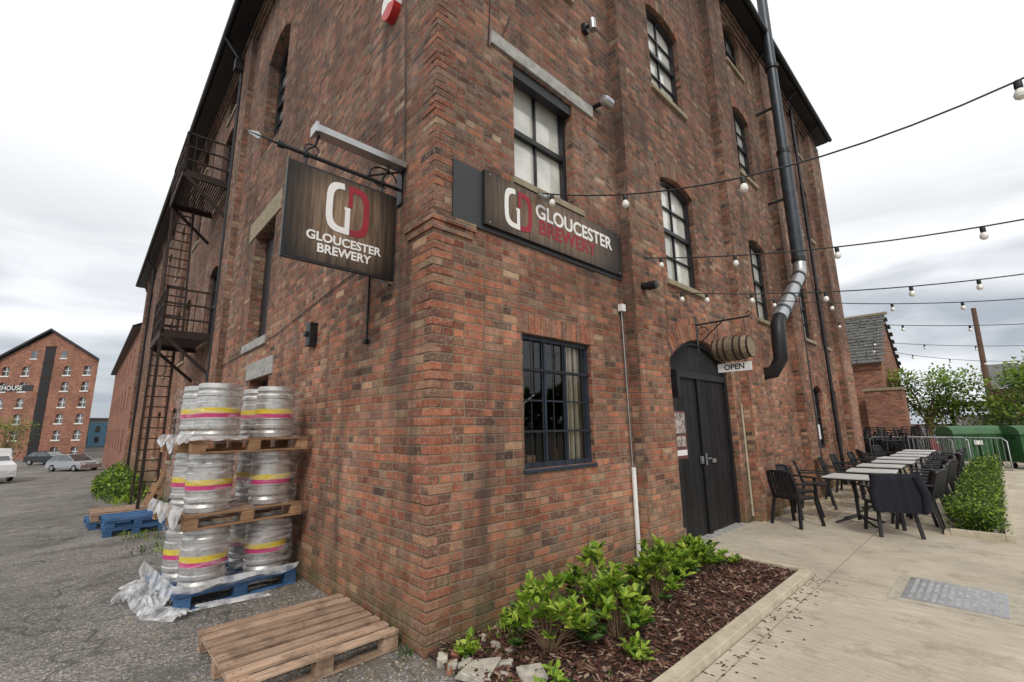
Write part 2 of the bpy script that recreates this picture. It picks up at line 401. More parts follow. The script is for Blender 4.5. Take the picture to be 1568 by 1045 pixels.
shrub(3.2,-.62,.25,.36,40); shrub(3.55,-.35,.2,.26,30); shrub(.30,-1.0,.12,.16,14,ll=.06); shrub(1.0,-1.12,.15,.14,14,ll=.06); shrub(3.75,-.75,.14,.12,12,ll=.05); shrub(.18,-.3,.1,.15,10,ll=.06)
mb=MB()
for i in range(14000):
    x=7.5+13*(R(0,1)**1.5);y=R(-2.92,-2.42);top=.40+.22*mnoise.noise(Vector((x*2.2,y*3,3)));
    z=top*math.sqrt(R(0.02,1))
    leaf(mb,Vector((x,y+R(-.09,.09),z)),Vector((R(-1,1),R(-1,1),R(.1,1))),R(.035,.065)*(1+(x-7.5)*.06),R(.010,.017)*(1+(x-7.5)*.06),random.choice((leaf_b,leaf_d,leaf_t,leaf_d)))
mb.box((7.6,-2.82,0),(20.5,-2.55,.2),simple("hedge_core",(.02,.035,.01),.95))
mb.build("box_hedge")
g=MB(); g.box((7.38,-3.05,-.05),(21,-2.95,.1),kerbm); g.box((7.38,-2.948,-.05),(7.47,-2.40,.1),kerbm); g.box((7.38,-2.398,-.05),(21,-2.33,.06),kerbm); g.build("hedge_kerb",bevel=.006)
mb=MB()
def tuft(x,y,r,h,n,m):
    for i in range(n):
        a=R(0,6.28); leaf(mb,Vector((x+R(-r,r),y+R(-r,r),gz(y))),Vector((math.cos(a)*.5,math.sin(a)*.5,R(.6,1.5))),h*R(.5,1.1),h*.08,m)
for i in range(60): tuft(-.05-R(0,.06),R(.0,9),.05,R(.04,.11),8,random.choice((leaf_t,leaf_d)))
for i in range(60): tuft(R(.1,3.8),-.05-R(0,.05),.05,R(.04,.13),8,random.choice((leaf_t,leaf_b)))
for i in range(55): tuft(R(.05,.7),R(-1.3,-.1),.06,R(.04,.1),8,random.choice((leaf_t,leaf_b,leaf_d)))
for i in range(50): tuft(-R(.1,1.3)*R(.3,1),R(13,28),.25,R(.15,.45),16,random.choice((leaf_t,leaf_d,leaf_b)))
for i in range(45): tuft(R(-1.3,-.2),R(5.2,8),.12,R(.05,.13),10,random.choice((leaf_t,leaf_d,leaf_b)))
mb.build("weeds")
b2=MB()
for i in range(2600):
    a=R(0,6.28);r=R(0,1)**.5; y=23+6*r*math.sin(a); x=-.75+.7*r*math.cos(a)
    leaf(b2,Vector((x,y,gz(y)+R(0,1.25)*(1-.6*r))),Vector((R(-1,1),R(-1,1),R(-.2,1))),.2,.05,random.choice((leaf_t,leaf_b,leaf_d)))
b2.build("overgrown_bush")
# ------------------------------------------------------------------ main warehouse
WH=empty("brick_warehouse")
PR=lambda u,z,d:(u,d,z)
PL=lambda u,z,d:(d,u,z)
def pq(mb,P,pts,mat): mb.add([P(*p) for p in pts],[tuple(range(len(pts)))],mat)
def pbox(mb,P,u0,u1,z0,z1,d0,d1,mat):
    a=P(u0,z0,d0);b=P(u1,z1,d1); mb.box(tuple(min(a[i],b[i]) for i in range(3)),tuple(max(a[i],b[i]) for i in range(3)),mat)
def arcpts(u0,u1,zs,r,n):
    w=(u1-u0)/2; Rr=(w*w+r*r)/(2*r); cz=zs+r-Rr; cu=(u0+u1)/2; t0=math.asin(min(1,w/Rr))
    return [(cu+Rr*math.sin(-t0+2*t0*k/n),cz+Rr*math.cos(-t0+2*t0*k/n)) for k in range(n+1)]
def wall(mb,P,U0,U1,Z0,Z1,holes,mat,dep=.13):
    us=sorted({U0,U1}|{h[0] for h in holes}|{h[1] for h in holes}); zs=sorted({Z0,Z1}|{h[2] for h in holes}|{h[3] for h in holes})
    for i in range(len(us)-1):
        for j in range(len(zs)-1):
            cu=(us[i]+us[i+1])/2;cz=(zs[j]+zs[j+1])/2
            if any(h[0]<cu<h[1] and h[2]<cz<h[3] for h in holes): continue
            pq(mb,P,[(us[i],zs[j],0),(us[i+1],zs[j],0),(us[i+1],zs[j+1],0),(us[i],zs[j+1],0)],mat)
    for h in holes:
        u0,u1,z0,z1,r=h[:5]; D=h[5] if len(h)>5 else dep
        zt=z1-r
        pq(mb,P,[(u0,z0,0),(u0,z0,D),(u0,z1,D),(u0,z1,0)],mat); pq(mb,P,[(u1,z0,0),(u1,z0,D),(u1,z1,D),(u1,z1,0)],mat)
        pq(mb,P,[(u0,z0,0),(u1,z0,0),(u1,z0,D),(u0,z0,D)],mat)
        if r<=0: pq(mb,P,[(u0,z1,0),(u1,z1,0),(u1,z1,D),(u0,z1,D)],mat)
        else:
            A=arcpts(u0,u1,zt,r,12)
            for k in range(12):
                (a,b),(c,d)=A[k],A[k+1]
                pq(mb,P,[(a,b,0),(c,d,0),(c,z1+.001,0),(a,z1+.001,0)],mat); pq(mb,P,[(a,b,0),(c,d,0),(c,d,D),(a,b,D)],mat)
def arch(mb,P,u0,u1,z1,r,hh=.22):
    n=max(5,int((u1-u0)/.082)); 
    if r>0: A=arcpts(u0,u1,z1-r,r,n); w=(u1-u0)/2; Rr=(w*w+r*r)/(2*r); C=((u0+u1)/2,z1-Rr)
    else: A=[(u0+(u1-u0)*k/n,z1) for k in range(n+1)]; C=None
    for k in range(n):
        (a,b),(c,d)=A[k],A[k+1]
        if C:
            f=lambda p,s:(p[0]+(p[0]-C[0])/math.hypot(p[0]-C[0],p[1]-C[1])*s,p[1]+(p[1]-C[1])/math.hypot(p[0]-C[0],p[1]-C[1])*s)
        else: f=lambda p,s:(p[0],p[1]+s)
        g=.06; pa=(a+(c-a)*g,b+(d-b)*g);pc=(a+(c-a)*(1-g),b+(d-b)*(1-g)); ra=f(pa,hh);rc=f(pc,hh); pr=-R(.004,.010)
        q=[pa,pc,rc,ra]; vs=[P(x,y,pr) for x,y in q]+[P(x,y,.05) for x,y in q]
        mb.add(vs,[(0,1,2,3),(4,5,6,7),(0,1,5,4),(1,2,6,5),(2,3,7,6),(3,0,4,7)],ibrick)
def sash(mb,P,u0,u1,z0,z1,r,cols,rows,fm,gm,d=.13,fw=.055,bars=.022,split=True):
    pq(mb,P,[(u0,z0,d+.03),(u1,z0,d+.03),(u1,z1,d+.03),(u0,z1,d+.03)],gm)
    pbox(mb,P,u0,u0+fw,z0,z1,d-.045,d+.02,fm); pbox(mb,P,u1-fw,u1,z0,z1,d-.045,d+.02,fm)
    pbox(mb,P,u0+fw,u1-fw,z0,z0+fw*1.3,d-.045,d+.02,fm)
    if r>0:
        A=arcpts(u0+fw,u1-fw,z1-r,r*.9,10)
        for k in range(10):
            (a,b),(c,dd)=A[k],A[k+1]; q=[(a,b-fw),(c,dd-fw),(c,z1),(a,z1)]
            mb.add([P(x,y,d-.045) for x,y in q]+[P(x,y,d+.02) for x,y in q],[(0,1,2,3),(0,1,5,4),(2,3,7,6)],fm)
    else: pbox(mb,P,u0+fw,u1-fw,z1-fw,z1,d-.045,d+.02,fm)
    zm=(z0+z1)/2
    if split: pbox(mb,P,u0+fw,u1-fw,zm-.03,zm+.03,d-.035,d+.02,fm)
    zz0,zz1=z0+fw,z1-fw
    for i in range(1,cols):
        u=u0+fw+(u1-u0-2*fw)*i/cols; pbox(mb,P,u-bars/2,u+bars/2,zz0,zz1,d-.01,d+.025,fm)
    for j in range(1,rows):
        if split and abs(j*2-rows)<.1: continue
        z=zz0+(zz1-zz0)*j/rows; pbox(mb,P,u0+fw,u1-fw,z-bars/2,z+bars/2,d-.008,d+.024,fm)
EZ=11.55; XE=15.9; YE=36.0
low=(1.06,2.16,1.25,2.57,0,.10); up1=(.99,2.01,4.22,5.63,0,.17)
arched=[]
for (a,b) in ((4.2,5.32),(7.98,8.95),(11.4,12.3),(13.2,14.0)):
    for (c,d) in ((3.82,5.65),(7.2,8.95),(10.1,11.2)): arched.append((a,b,c,d,.13))
for (c,d) in ((7.3,8.95),(10.1,11.2)): arched.append((1.0,2.05,c,d,.13))
for (a,b) in ((11.5,12.3),(13.2,13.9)): arched.append((a,b,1.0,2.6,.12))
door=(4.05,6.27,-.02,2.98,.38,.22)
mb=MB(); wall(mb,PR,0,XE,-.3,EZ,[low,up1,door]+arched,brick)
lh=[(5.0,6.3,3.2,5.36,0,.25),(5.2,6.6,7.2,9.75,.28,.25),(4.6,5.75,.0,2.5,0,.25)]
la=[]
for y in (9.9,14,18,22,26,30,33.5):
    for (c,d) in ((.9,2.4),(3.95,5.9),(7.95,9.9)): la.append((y,y+1.1,c+gz(y)*.3,d,.14))
for y in (9.9,14,18,22,26,30,33.5): la.append((y,y+1.1,10.45,11.25,.1))
wall(mb,PL,0,YE,-2,EZ,lh+la,brick)
mb.add([(XE,0,-1),(XE,YE,-1),(XE,YE,EZ),(XE,0,EZ)],[(0,1,2,3)],brick); mb.add([(0,YE,-2),(XE,YE,-2),(XE,YE,EZ),(0,YE,EZ)],[(0,1,2,3)],brick)
for (a,b) in ((2.95,3.72),(6.62,7.45),(9.95,10.65),(14.6,15.9)):
    mb.box((a,-.16,-.05),(b,.0,EZ-.35),brick); mb.box((a-.03,-.19,-.05),(b+.03,-.001,.35),brick)
for y in (8.1,16.2,24.3,32.4): mb.box((-.12,y,-2),(0,y+.7,EZ-.35),brick)
for k in range(3):
    mb.box((-.05-.04*k,-.05-.04*k,EZ-.35+.11*k),(XE,-.001,EZ-.35+.11*(k+1)),brick); mb.box((-.05-.04*k,0.0,EZ-.35+.11*k),(-.001,YE,EZ-.35+.11*(k+1)),brick)
mb.box((-.02,-.02,3.36),(.42,.0,3.435),brick); mb.box((-.035,-.035,3.437),(.45,.0,3.51),brick); mb.box((-.02,0,3.36),(0,.42,3.435),brick); mb.box((-.035,0.0,3.437),(0,.45,3.51),brick)
mb.build("walls",WH)
mb=MB(); h=.0755
k=0
while k*h<9.5:
    z0=k*h+.006;z1=(k+1)*h-.006
    if not (3.33<z0<3.52):
        e=R(.001,.009);e2=R(.001,.009)
        if k%2: a,b=.225,.108
        else: a,b=.108,.225
        mb.box((-e,-e2,z0),(a+R(-.02,.01),b+R(-.02,.01),z1),ibrick,0,.005)
    k+=1
mb.build("corner_bricks",WH,bevel=.008)
mb=MB()
for i in range(90):
    k=random.randint(2,80); z0=k*h+.008; z1=(k+1)*h-.008; u=R(.4,8)
    L_=.10 if random.random()<.5 else .21
    if random.random()<.5:
        if any(a[0]-.35<u<a[1]+.1 and a[2]-.2<z0<a[3]+.35 for a in [low,up1,door]+arched) or 2.6<u<3.75 or u>6.3 or (u<3 and 3.3<z0<4.2) or 5.5<z0<5.9: continue
        mb.box((u,-.006,z0),(u+L_,.02,z1),ibrick,0,.002)
    else:
        if any(a[0]-.35<u<a[1]+.1 and a[2]-.3<z0<a[3]+.45 for a in lh) or u>7.6: continue
        mb.box((-.006,u,z0),(.02,u+L_,z1),ibrick,0,.002)
mb.build("proud_bricks",WH,bevel=.005)
mb=MB()
for a in arched: arch(mb,PR,a[0]-.02,a[1]+.02,a[3],a[4]+.005)
arch(mb,PR,4.0,6.32,2.99,.39,.24); arch(mb,PR,4.0,6.32,3.24,.39,.1)
arch(mb,PR,.98,2.24,2.575,0,.2)
for a in la: arch(mb,PL,a[0]-.02,a[1]+.02,a[3],a[4]+.005)
arch(mb,PL,5.15,6.65,9.76,.29)
mb.build("brick_arches",WH)
mb=MB()
pbox(mb,PR,.66,2.43,5.66,5.82,-.03,.05,concrete); pbox(mb,PL,4.72,6.75,5.37,5.75,-.02,.05,stone); pbox(mb,PL,4.4,5.95,2.51,2.8,-.02,.05,concrete)
pbox(mb,PR,.94,2.12,4.14,4.215,-.05,.1,stone); pbox(mb,PR,1.04,2.18,1.215,1.248,-.02,.09,bluef)
for a in arched:
    if a[2]>3: pbox(mb,PR,a[0]-.06,a[1]+.06,a[2]-.085,a[2]-.003,-.05,.1,stone)
for a in la: pbox(mb,PL,a[0]-.06,a[1]+.06,a[2]-.085,a[2]-.003,-.04,.1,stone)
pbox(mb,PL,4.9,6.4,3.05,3.195,-.04,.2,concrete)
mb.build("lintels_and_sills",WH,bevel=.006)
mb=MB()
sash(mb,PR,.99,2.01,4.22,5.63,0,2,2,black,glass_w,.17)
pbox(mb,PR,.99,2.01,5.50,5.63,.02,.12,black)
for i,a in enumerate(arched):
    sash(mb,PR,*a[:5],2,4 if a[3]-a[2]>1.2 else 2,black,glass_w if i%3<2 and a[2]>3 else glass_m,.13)
for i,a in enumerate(la): sash(mb,PL,*a[:5],3,4,black,glass_m if i%2 else glass_d,.13)
sash(mb,PL,5.2,6.6,7.2,9.75,.28,3,6,black,glass_m,.25)
pbox(mb,PL,5.0,5.64,3.2,5.36,.2,.24,black); pbox(mb,PL,5.66,6.3,3.2,5.36,.2,.24,black); pbox(mb,PL,4.6,5.75,0,2.5,.22,.25,black)
mb.build("windows",WH)
mb=MB()
u0,u1,z0,z1=1.06,2.16,1.25,2.57
pbox(mb,PR,u0,u0+.045,z0,z1,.05,.12,bluef);pbox(mb,PR,u1-.045,u1,z0,z1,.05,.12,bluef);pbox(mb,PR,u0+.045,u1-.045,z0,z0+.05,.05,.12,bluef);pbox(mb,PR,u0+.045,u1-.045,z1-.045,z1,.05,.12,bluef)
for i in (1,2): 
    u=u0+.05+1.0*i/3; pbox(mb,PR,u-.013,u+.013,z0+.05,z1-.045,.06,.11,bluef)
for j in (1,2,3):
    z=z0+.05+1.22*j/4; pbox(mb,PR,u0+.045,u1-.045,z-.008,z+.008,.075,.1,bluef)
pq(mb,PR,[(u0,z0,.09),(u1,z0,.09),(u1,z1,.09),(u0,z1,.09)],glass_c)
for i in range(6):
    u=u0+.14+.82*i/5; mb.tube([(u,.03,z0+.01),(u,.03,z1-.02)],.006,black,6)
for z in (z0+.35,z1-.35): pbox(mb,PR,u0+.01,u1-.01,z-.009,z+.009,.026,.034,black)
mb.add([(.7,.12,.9),(3.4,.12,.9),(3.4,2,.9),(.7,2,.9),(.7,.12,3),(3.4,.12,3),(3.4,2,3),(.7,2,3)],[(0,1,2,3),(4,5,6,7),(2,3,7,6),(0,3,7,4),(1,2,6,5)],interior)
pbox(mb,PR,.8,2.9,1.18,1.24,.13,.40,simple("inner_sill",(.25,.14,.07),.6))
for i in range(9):
    x=1.90+i*.045; mb.tube([(x,.18+.03*(i%2),1.26),(x,.18+.03*(i%2),2.6)],.028,cream,8)
mb.lathe([(0,0),(.04,0),(.04,.16),(.014,.21),(.014,.27),(0,.27)],(1.72,.20,1.24),14,mat=simple("bottle_brown",(.12,.04,.01),.15))
mb.lathe([(0,0),(.05,0),(.05,.14),(0,.14)],(1.2,.24,1.24),14,mat=white)
mb.box((1.3,.2,1.24),(1.42,.32,1.36),palwood2); mb.tube([(1.52,.5,1.3),(1.5,.45,1.9),(1.62,.4,2.0)],.012,white,6)
mb.build("ground_window",WH)
mb=MB()
pbox(mb,PR,4.05,4.13,0,2.6,.10,.2,black);pbox(mb,PR,6.19,6.27,0,2.6,.10,.2,black);pbox(mb,PR,4.13,6.19,2.36,2.46,.10,.2,black)
for (a,b) in ((4.13,5.155),(5.165,6.19)):
    n=6
    for i in range(n):
        x0=a+(b-a)*i/n; pbox(mb,PR,x0+.003,x0+(b-a)/n-.003,.02,2.36,.14+.002*(i%2),.18,doorm)
A=arcpts(4.05,6.27,2.6,.38,14)
for k in range(14):
    (a,b),(c,d)=A[k],A[k+1]; pq(mb,PR,[(a,2.46,.15),(c,2.46,.15),(c,d,.15),(a,b,.15)],doorm)
    q=[(a,b-.07),(c,d-.07),(c,d),(a,b)]; mb.add([PR(x,y,.09) for x,y in q]+[PR(x,y,.15) for x,y in q],[(0,1,2,3),(0,1,5,4)],black)
mb.box((5.10,.11,0),(5.22,.135,2.36),doorm)
mb.box((5.14,.09,1.02),(5.19,.1,1.2),steelgrey); mb.tube([(5.16,.07,1.12),(5.28,.07,1.12)],.012,steelgrey,8); mb.box((5.0,.09,1.05),(5.06,.13,1.16),steelgrey)
mb.box((5.42,.10,1.04),(5.54,.13,1.10),steelgrey)
notice=simple("notice_paper",(.35,.30,.28),.7,0,.9,22,.0)
mb.box((4.25,.125,1.15),(4.62,.137,1.85),simple("notice_board",(.13,.05,.045),.6)); mb.box((4.28,.118,1.52),(4.59,.126,1.82),notice); mb.box((4.28,.118,1.2),(4.59,.126,1.28),white)
mb.box((4.3,.118,1.33),(4.57,.124,1.48),notice)
mb.box((4.0,-.02,-.02),(6.32,.2,.012),concrete)
mb.build("entrance_door",WH,bevel=.003)
mb=MB()
ox,oy=.5,.42
e=[(-ox,-oy,EZ+.12),(XE+.4,-oy,EZ+.12),(XE+.4,YE+.4,EZ+.12),(-ox,YE+.4,EZ+.12)]; rd=[(XE/2,8.2,EZ+6),(XE/2,YE-8,EZ+6)]
mb.add(e+rd,[(0,1,4),(1,2,5,4),(2,3,5),(3,0,4,5)],slate)
mb.add([(x,y,EZ+.0) for x,y,z in e],[(0,1,2,3)],black)
for i in range(4):
    a=e[i];b=e[(i+1)%4]; mb.add([(a[0],a[1],EZ),(b[0],b[1],EZ),(b[0],b[1],EZ+.13),(a[0],a[1],EZ+.13)],[(0,1,2,3)],black)
mb.tube([(-ox-.06,-oy-.06,EZ+.08),(XE+.45,-oy-.06,EZ+.08)],.07,black,8); mb.tube([(-ox-.06,-oy-.06,EZ+.08),(-ox-.06,YE+.4,EZ+.08)],.07,black,8)
for x in [i*2.4+.5 for i in range(7)]: mb.beam((x,-.15,EZ-.2),(x,-.38,EZ-.03),.05,.06,black)
mb.build("roof",WH)
mb=MB()
mb.tube([(2.86,-.035,.0),(2.86,-.035,1.15)],.028,white,10); mb.tube([(2.86,-.025,1.15),(2.83,-.02,3.1)],.008,steelgrey,6); mb.box((2.79,-.06,3.08),(2.87,0,3.17),white)
mb.tube([(-.56,9.0,EZ+.05),(-.12,9.0,EZ-.5),(-.08,9.0,0)],.045,black,10); mb.box((-.3,8.9,EZ-.75),(-.0,9.1,EZ-.45),black)
mb.tube([(-.56,29.5,EZ+.05),(-.12,29.5,EZ-.5),(-.08,29.5,-1)],.06,black,8)
mb.tube([(10.85,-.1,EZ),(10.85,-.1,0)],.045,black,10)
mb.tube([(13.0,-.1,EZ),(13.0,-.1,0)],.045,black,10)
mb.tube([(-.015,.5,3.9),(-.015,.62,6.3)],.006,black,5); mb.tube([(-.015,1.2,3.4),(-.015,4.4,3.1),(-.015,9,3.0)],.007,black,5)
mb.tube([(.95,-.01,6.2),(.78,-.012,5.75),(.62,-.012,5.6),(.66,-.012,6.3)],.006,black,5)
mb.tube([(6.5,-.02,2.0),(6.5,-.02,.1)],.02,simple("pale_conduit",(.4,.36,.26),.7),8)
mb.build("pipes_and_cables",WH)
mb=MB()
mb.tube([(9.75,-.48,EZ+2.6),(9.75,-.48,8.2)],.12,pipe_dk,16); mb.tube([(9.75,-.48,8.2),(9.75,-.48,5.35)],.14,pipe_dk,16)
for z in (10.6,8.2,5.4): mb.tube([(9.75,-.48,z-.05),(9.75,-.48,z+.05)],.155,black,16)
mb.tube([(9.75,-.48,5.35),(9.72,-.48,5.12),(9.55,-.48,4.95),(7.95,-.48,3.85),(7.72,-.47,3.68)],.135,steelgrey,16)
for t in (.05,.35,.65,.95):
    x=9.6-1.7*t;z=4.99-1.18*t; mb.tube([(x+.03,-.48,z+.022),(x-.03,-.48,z-.022)],.15,pipe_dk,16)
mb.tube([(7.74,-.47,3.69),(7.6,-.46,3.55),(7.55,-.46,3.3),(7.55,-.45,2.85),(7.56,-.3,2.62),(7.58,.05,2.58)],.125,black,14)
for z in (7.0,9.5): mb.beam((9.75,-.4,z),(9.75,0,z),.05,.05,black)
mb.build("flue_pipe")
mb=MB(); mb.box((-.10,2.60,2.68),(0,2.74,2.98),black); mb.box((-.14,2.63,2.80),(-.02,2.71,2.86),black); mb.build("wall_lamp",bevel=.01)
mb=MB(); mb.box((3.97,-.10,2.15),(4.05,0,2.32),black);mb.box((3.95,-.14,2.02),(4.03,-.04,2.42),black); mb.build("wall_lamp",bevel=.01)
mb=MB(); mb.box((11.0,-.12,1.25),(11.14,0,1.6),white); mb.build("meter_box",bevel=.01)
mb=MB(); mb.tube([(2.5,0,5.88),(2.5,-.12,5.86)],.03,black,8); mb.lathe([(0,-.09),(.05,-.085),(.07,-.03),(.07,.08),(.0,.09)],(2.5,-.2,5.84),14,'X',mat=steelgrey); mb.build("flood_lamp")
mb=MB(); mb.tube([(3.15,-.16,3.45),(3.15,-.26,3.43)],.05,black,10); mb.lathe([(0,-.07),(.055,-.06),(.06,.05),(0,.06)],(3.15,-.3,3.43),14,'Y',mat=black); mb.build("flood_lamp")
mb=MB(); mb.box((2.3,-.06,6.93),(2.4,0,7.05),black); mb.tube([(2.35,-.06,7.0),(2.35,-.16,6.98)],.02,black,8); mb.tube([(2.35,-.15,7.04),(2.35,-.16,6.88)],.05,alum,12); mb.build("security_camera")
mb=MB()
n=20
for (k0,k1,m) in ((0,11,white),(11,19,red),(19,20,white)):
    for k in range(k0,k1):
        t0=2*math.pi*k/n;t1=2*math.pi*(k+1)/n; c=(.88,6.33)
        a=(c[0]+.15*math.cos(t0),c[1]+.2*math.sin(t0));b=(c[0]+.15*math.cos(t1),c[1]+.2*math.sin(t1))
        mb.add([(-.09,c[0],c[1]),(-.09,*a),(-.09,*b),(0,*a),(0,*b)],[(0,1,2),(1,3,4,2)],m)
mb.build("alarm_box")
# ------------------------------------------------------------------ signs
def signwood(name,cx,cz,w,hh,axis,dark=1.0):
    s=NT(name); g=s.pos(); P=g.outputs['Position']; sp=s.n("ShaderNodeSeparateXYZ",{0:P}).outputs
    v=s.n("ShaderNodeVectorMath",{0:P,1:(26,26,1.2)},operation='MULTIPLY').outputs[0]
    n=s.noise(v,1.3,5,.7,.4)
    c=s.ramp(n,[(.3,(.07*dark,.04*dark,.022*dark)),(.5,(.22*dark,.14*dark,.085*dark)),(.72,(.40*dark,.30*dark,.20*dark))])
    dx=s.m('DIVIDE',s.m('ABSOLUTE',s.m('SUBTRACT',sp[axis],cx)),w/2); dz=s.m('DIVIDE',s.m('ABSOLUTE',s.m('SUBTRACT',sp[2],cz)),hh/2)
    dd=s.m('MULTIPLY',s.maprange(dx,.25,1,1,.10,True),s.maprange(dz,.3,1.05,1,.25,True))
    s.pr(s.scale(c,dd),.5,0,None,.4); return s.mat
def txt(body,size,loc,rot,mat,parent,name,bold=.004,sx=1):
    c=bpy.data.curves.new(name,"FONT"); c.body=body; c.size=size; c.extrude=.001; c.offset=bold; c.align_x='CENTER'; c.align_y='CENTER'
    c.materials.append(mat); o=bpy.data.objects.new(name,c); bpy.context.collection.objects.link(o); o.location=loc; o.rotation_euler=rot; o.scale=(sx,1,1); o.parent=parent; return o
def logo(mb,fn,cx,cz,H,W,t):
    def ring(side,ox,mat,a0,a1):
        n=14;rx=W;rz=H/2
        for k in range(n):
            q=[]
            for (a,rr) in ((a0+(a1-a0)*k/n,0),(a0+(a1-a0)*(k+1)/n,0),(a0+(a1-a0)*(k+1)/n,t),(a0+(a1-a0)*k/n,t)):
                ca,sa=math.cos(a),math.sin(a); f=lambda v,p:math.copysign(abs(v)**p,v)
                q.append(fn(cx+ox+side*f(ca,.55)*(rx-rr),cz+f(sa,.55)*(rz-rr*1.0)))
            mb.add(q,[(0,1,2,3)],mat)
    h=math.pi/2
    ring(-1,-W*.12,whitetxt,-h,h*.98); ring(1,W*.12,redpaint,-h,h)
    def bar(x0,x1,z0,z1,m): mb.add([fn(cx+x0,cz+z0),fn(cx+x1,cz+z0),fn(cx+x1,cz+z1),fn(cx+x0,cz+z1)],[(0,1,2,3)],m)
    bar(-W*.12,W*.10,-H/2,-H/2+t,whitetxt); bar(W*.10-t*.8,W*.10,-H/2+t,-H*.02,whitetxt); bar(-W*.2,W*.10,-H*.02,-H*.02+t*.5,whitetxt)
    bar(-W*.02,W*.12,H/2-t,H/2,redpaint); bar(-W*.02,-W*.02+t*.7,0+H*.06,H/2-t,redpaint); 
S1=empty("hanging_pub_sign")
mb=MB(); yb=.60
sw=signwood("sign_board_wood",-.54,3.45,1.0,.9,0)
mb.box((-1.04,yb-.02,3.01),(-.05,yb+.02,3.86),black)
mb.add([(-1.022,yb-.023,3.028),(-.068,yb-.023,3.028),(-.068,yb-.023,3.842),(-1.022,yb-.023,3.842)],[(0,1,2,3)],sw)
logo(mb,lambda x,z:(x,yb-.0265,z),-.52,3.565,.47,.175,.056)
mb.build("board",S1)
txt("GLOUCESTER",.108,(-.53,yb-.026,3.245),(math.pi/2,0,0),whitetxt,S1,"lettering_top",.003); txt("BREWERY",.108,(-.53,yb-.026,3.145),(math.pi/2,0,0),whitetxt,S1,"lettering_bottom",.003)
mb=MB()
mb.tube([(0,yb,3.96),(-1.08,yb,3.96)],.018,black,10); mb.tube([(-1.08,yb,3.96),(-1.13,yb,3.96)],[.03,.03],black,10); mb.tube([(-1.13,yb,3.96),(-1.36,yb,3.97)],[.010,.003],black,8)
mb.add([(-1.24,yb,3.965),(-1.27,yb,4.00),(-1.36,yb,3.97),(-1.27,yb,3.935)],[(0,1,2,3)],steelgrey)
for x in (-.9,-.2):
    mb.tube([(x,yb,3.96),(x,yb,3.86)],.012,black,8); mb.lathe([(.0,-.03),(.03,-.02),(.03,.02),(0,.03)],(x,yb,3.96),12,'X',mat=black)
mb.tube([(0,yb,4.16),(-.35,yb,3.98)],.010,black,8); mb.box((-.02,yb-.05,3.80),(0,yb+.05,4.25),black)
pts=[(-.05-.14*(1-math.cos(t)),yb,4.02+.1*math.sin(t)) for t in [i*.45 for i in range(12)]]; mb.tube(pts,.008,black,6)
pts=[(-.80-.06*(1-math.cos(t)),yb,4.02+.05*math.sin(t)) for t in [i*.45 for i in range(14)]]; mb.tube(pts,.007,black,6)
mb.tube([(-.9,yb,4.0),(-.84,yb-.03,4.06),(-.82,yb-.06,4.16)],.01,black,6); mb.tube([(-.2,yb,4.0),(-.16,yb-.04,4.1),(-.16,yb-.06,4.16)],.01,black,6)
mb.box((-.86,yb-.13,4.14),(-.02,yb-.01,4.20),alum); mb.box((-.88,yb-.14,4.125),(-.858,yb-.0,4.215),steelgrey)
mb.tube([(-.03,yb+.1,3.0),(-.02,1.16,3.25),(-.02,1.16,2.55)],.012,black,8); mb.lathe([(0,-.03),(.03,-.02),(.03,.02),(0,.03)],(-.03,1.16,2.52),10,'Z',mat=black)
mb.build("bracket_and_lamp",S1)
S2=empty("wall_sign")
mb=MB()
mb.box((.19,-.022,3.50),(2.90,0,4.10),charcoal)
sw2=signwood("wall_sign_wood",1.55,3.85,2.6,.75,0,.8)
mb.box((.53,-.055,3.545),(2.86,-.0225,4.115),black)
mb.add([(.535,-.0585,3.55),(2.855,-.0585,3.55),(2.855,-.0585,4.11),(.535,-.0585,4.11)],[(0,1,2,3)],sw2)
logo(mb,lambda x,z:(x,-.062,z),.98,3.83,.43,.175,.055)
for x in (.6,2.8):
    for z in (3.58,4.08): mb.lathe([(0,-.006),(.008,0)],(x,-.06,z),8,'Y',mat=steelgrey)
mb.build("board",S2,bevel=.002)
txt("GLOUCESTER",.228,(1.93,-.061,3.915),(math.pi/2,0,0),whitetxt,S2,"lettering_top",.005,1.0); txt("BREWERY",.228,(1.78,-.061,3.74),(math.pi/2,0,0),redpaint,S2,"lettering_bottom",.005,1.0)
BS=empty("barrel_sign"); mb=MB(); x=5.0
mb.tube([(x,0,3.22),(x,-.80,3.22)],.014,black,8); mb.tube([(x,-.01,2.85),(x,-.12,2.98),(x,-.3,3.12),(x,-.42,3.21)],.010,black,8); mb.box((x-.03,-.012,2.75),(x+.03,0,3.35),black)
pts=[(x,-.10-.1*math.cos(t)*(1-t/9),3.10+.09*math.sin(t)*(1-t/9)) for t in [i*.5 for i in range(14)]]; mb.tube(pts,.007,black,6)
mb.tube([(x,-.80,3.22),(x,-.85,3.26),(x,-.82,3.30),(x,-.77,3.27)],.008,black,6)
by=-.53
for y in (by+.2,by-.2): mb.tube([(x,y,3.22),(x,y,2.93)],.005,black,5)
pf=[(0,-.26),(.145,-.26),(.15,-.27),(.155,-.27),(.175,-.17),(.192,0),(.175,.17),(.155,.27),(.15,.27),(.145,.26),(0,.26)]
mb.lathe(pf,(x,by,2.77),26,'Y',mat=barrelw)
for yy,r in ((-.25,.160),(-.16,.178),(-.07,.19),(.07,.19),(.16,.178),(.25,.160)): mb.lathe([(r,-.014),(r+.004,-.012),(r+.004,.012),(r,.014)],(x,by+yy,2.77),26,'Y',mat=iron)
mb.box((x-.012,by-.24,2.42),(x+.012,by+.24,2.55),white)
for y in (by-.16,by+.16): mb.tube([(x,y,2.55),(x,y,2.62)],.003,black,4)
mb.build("barrel",BS)
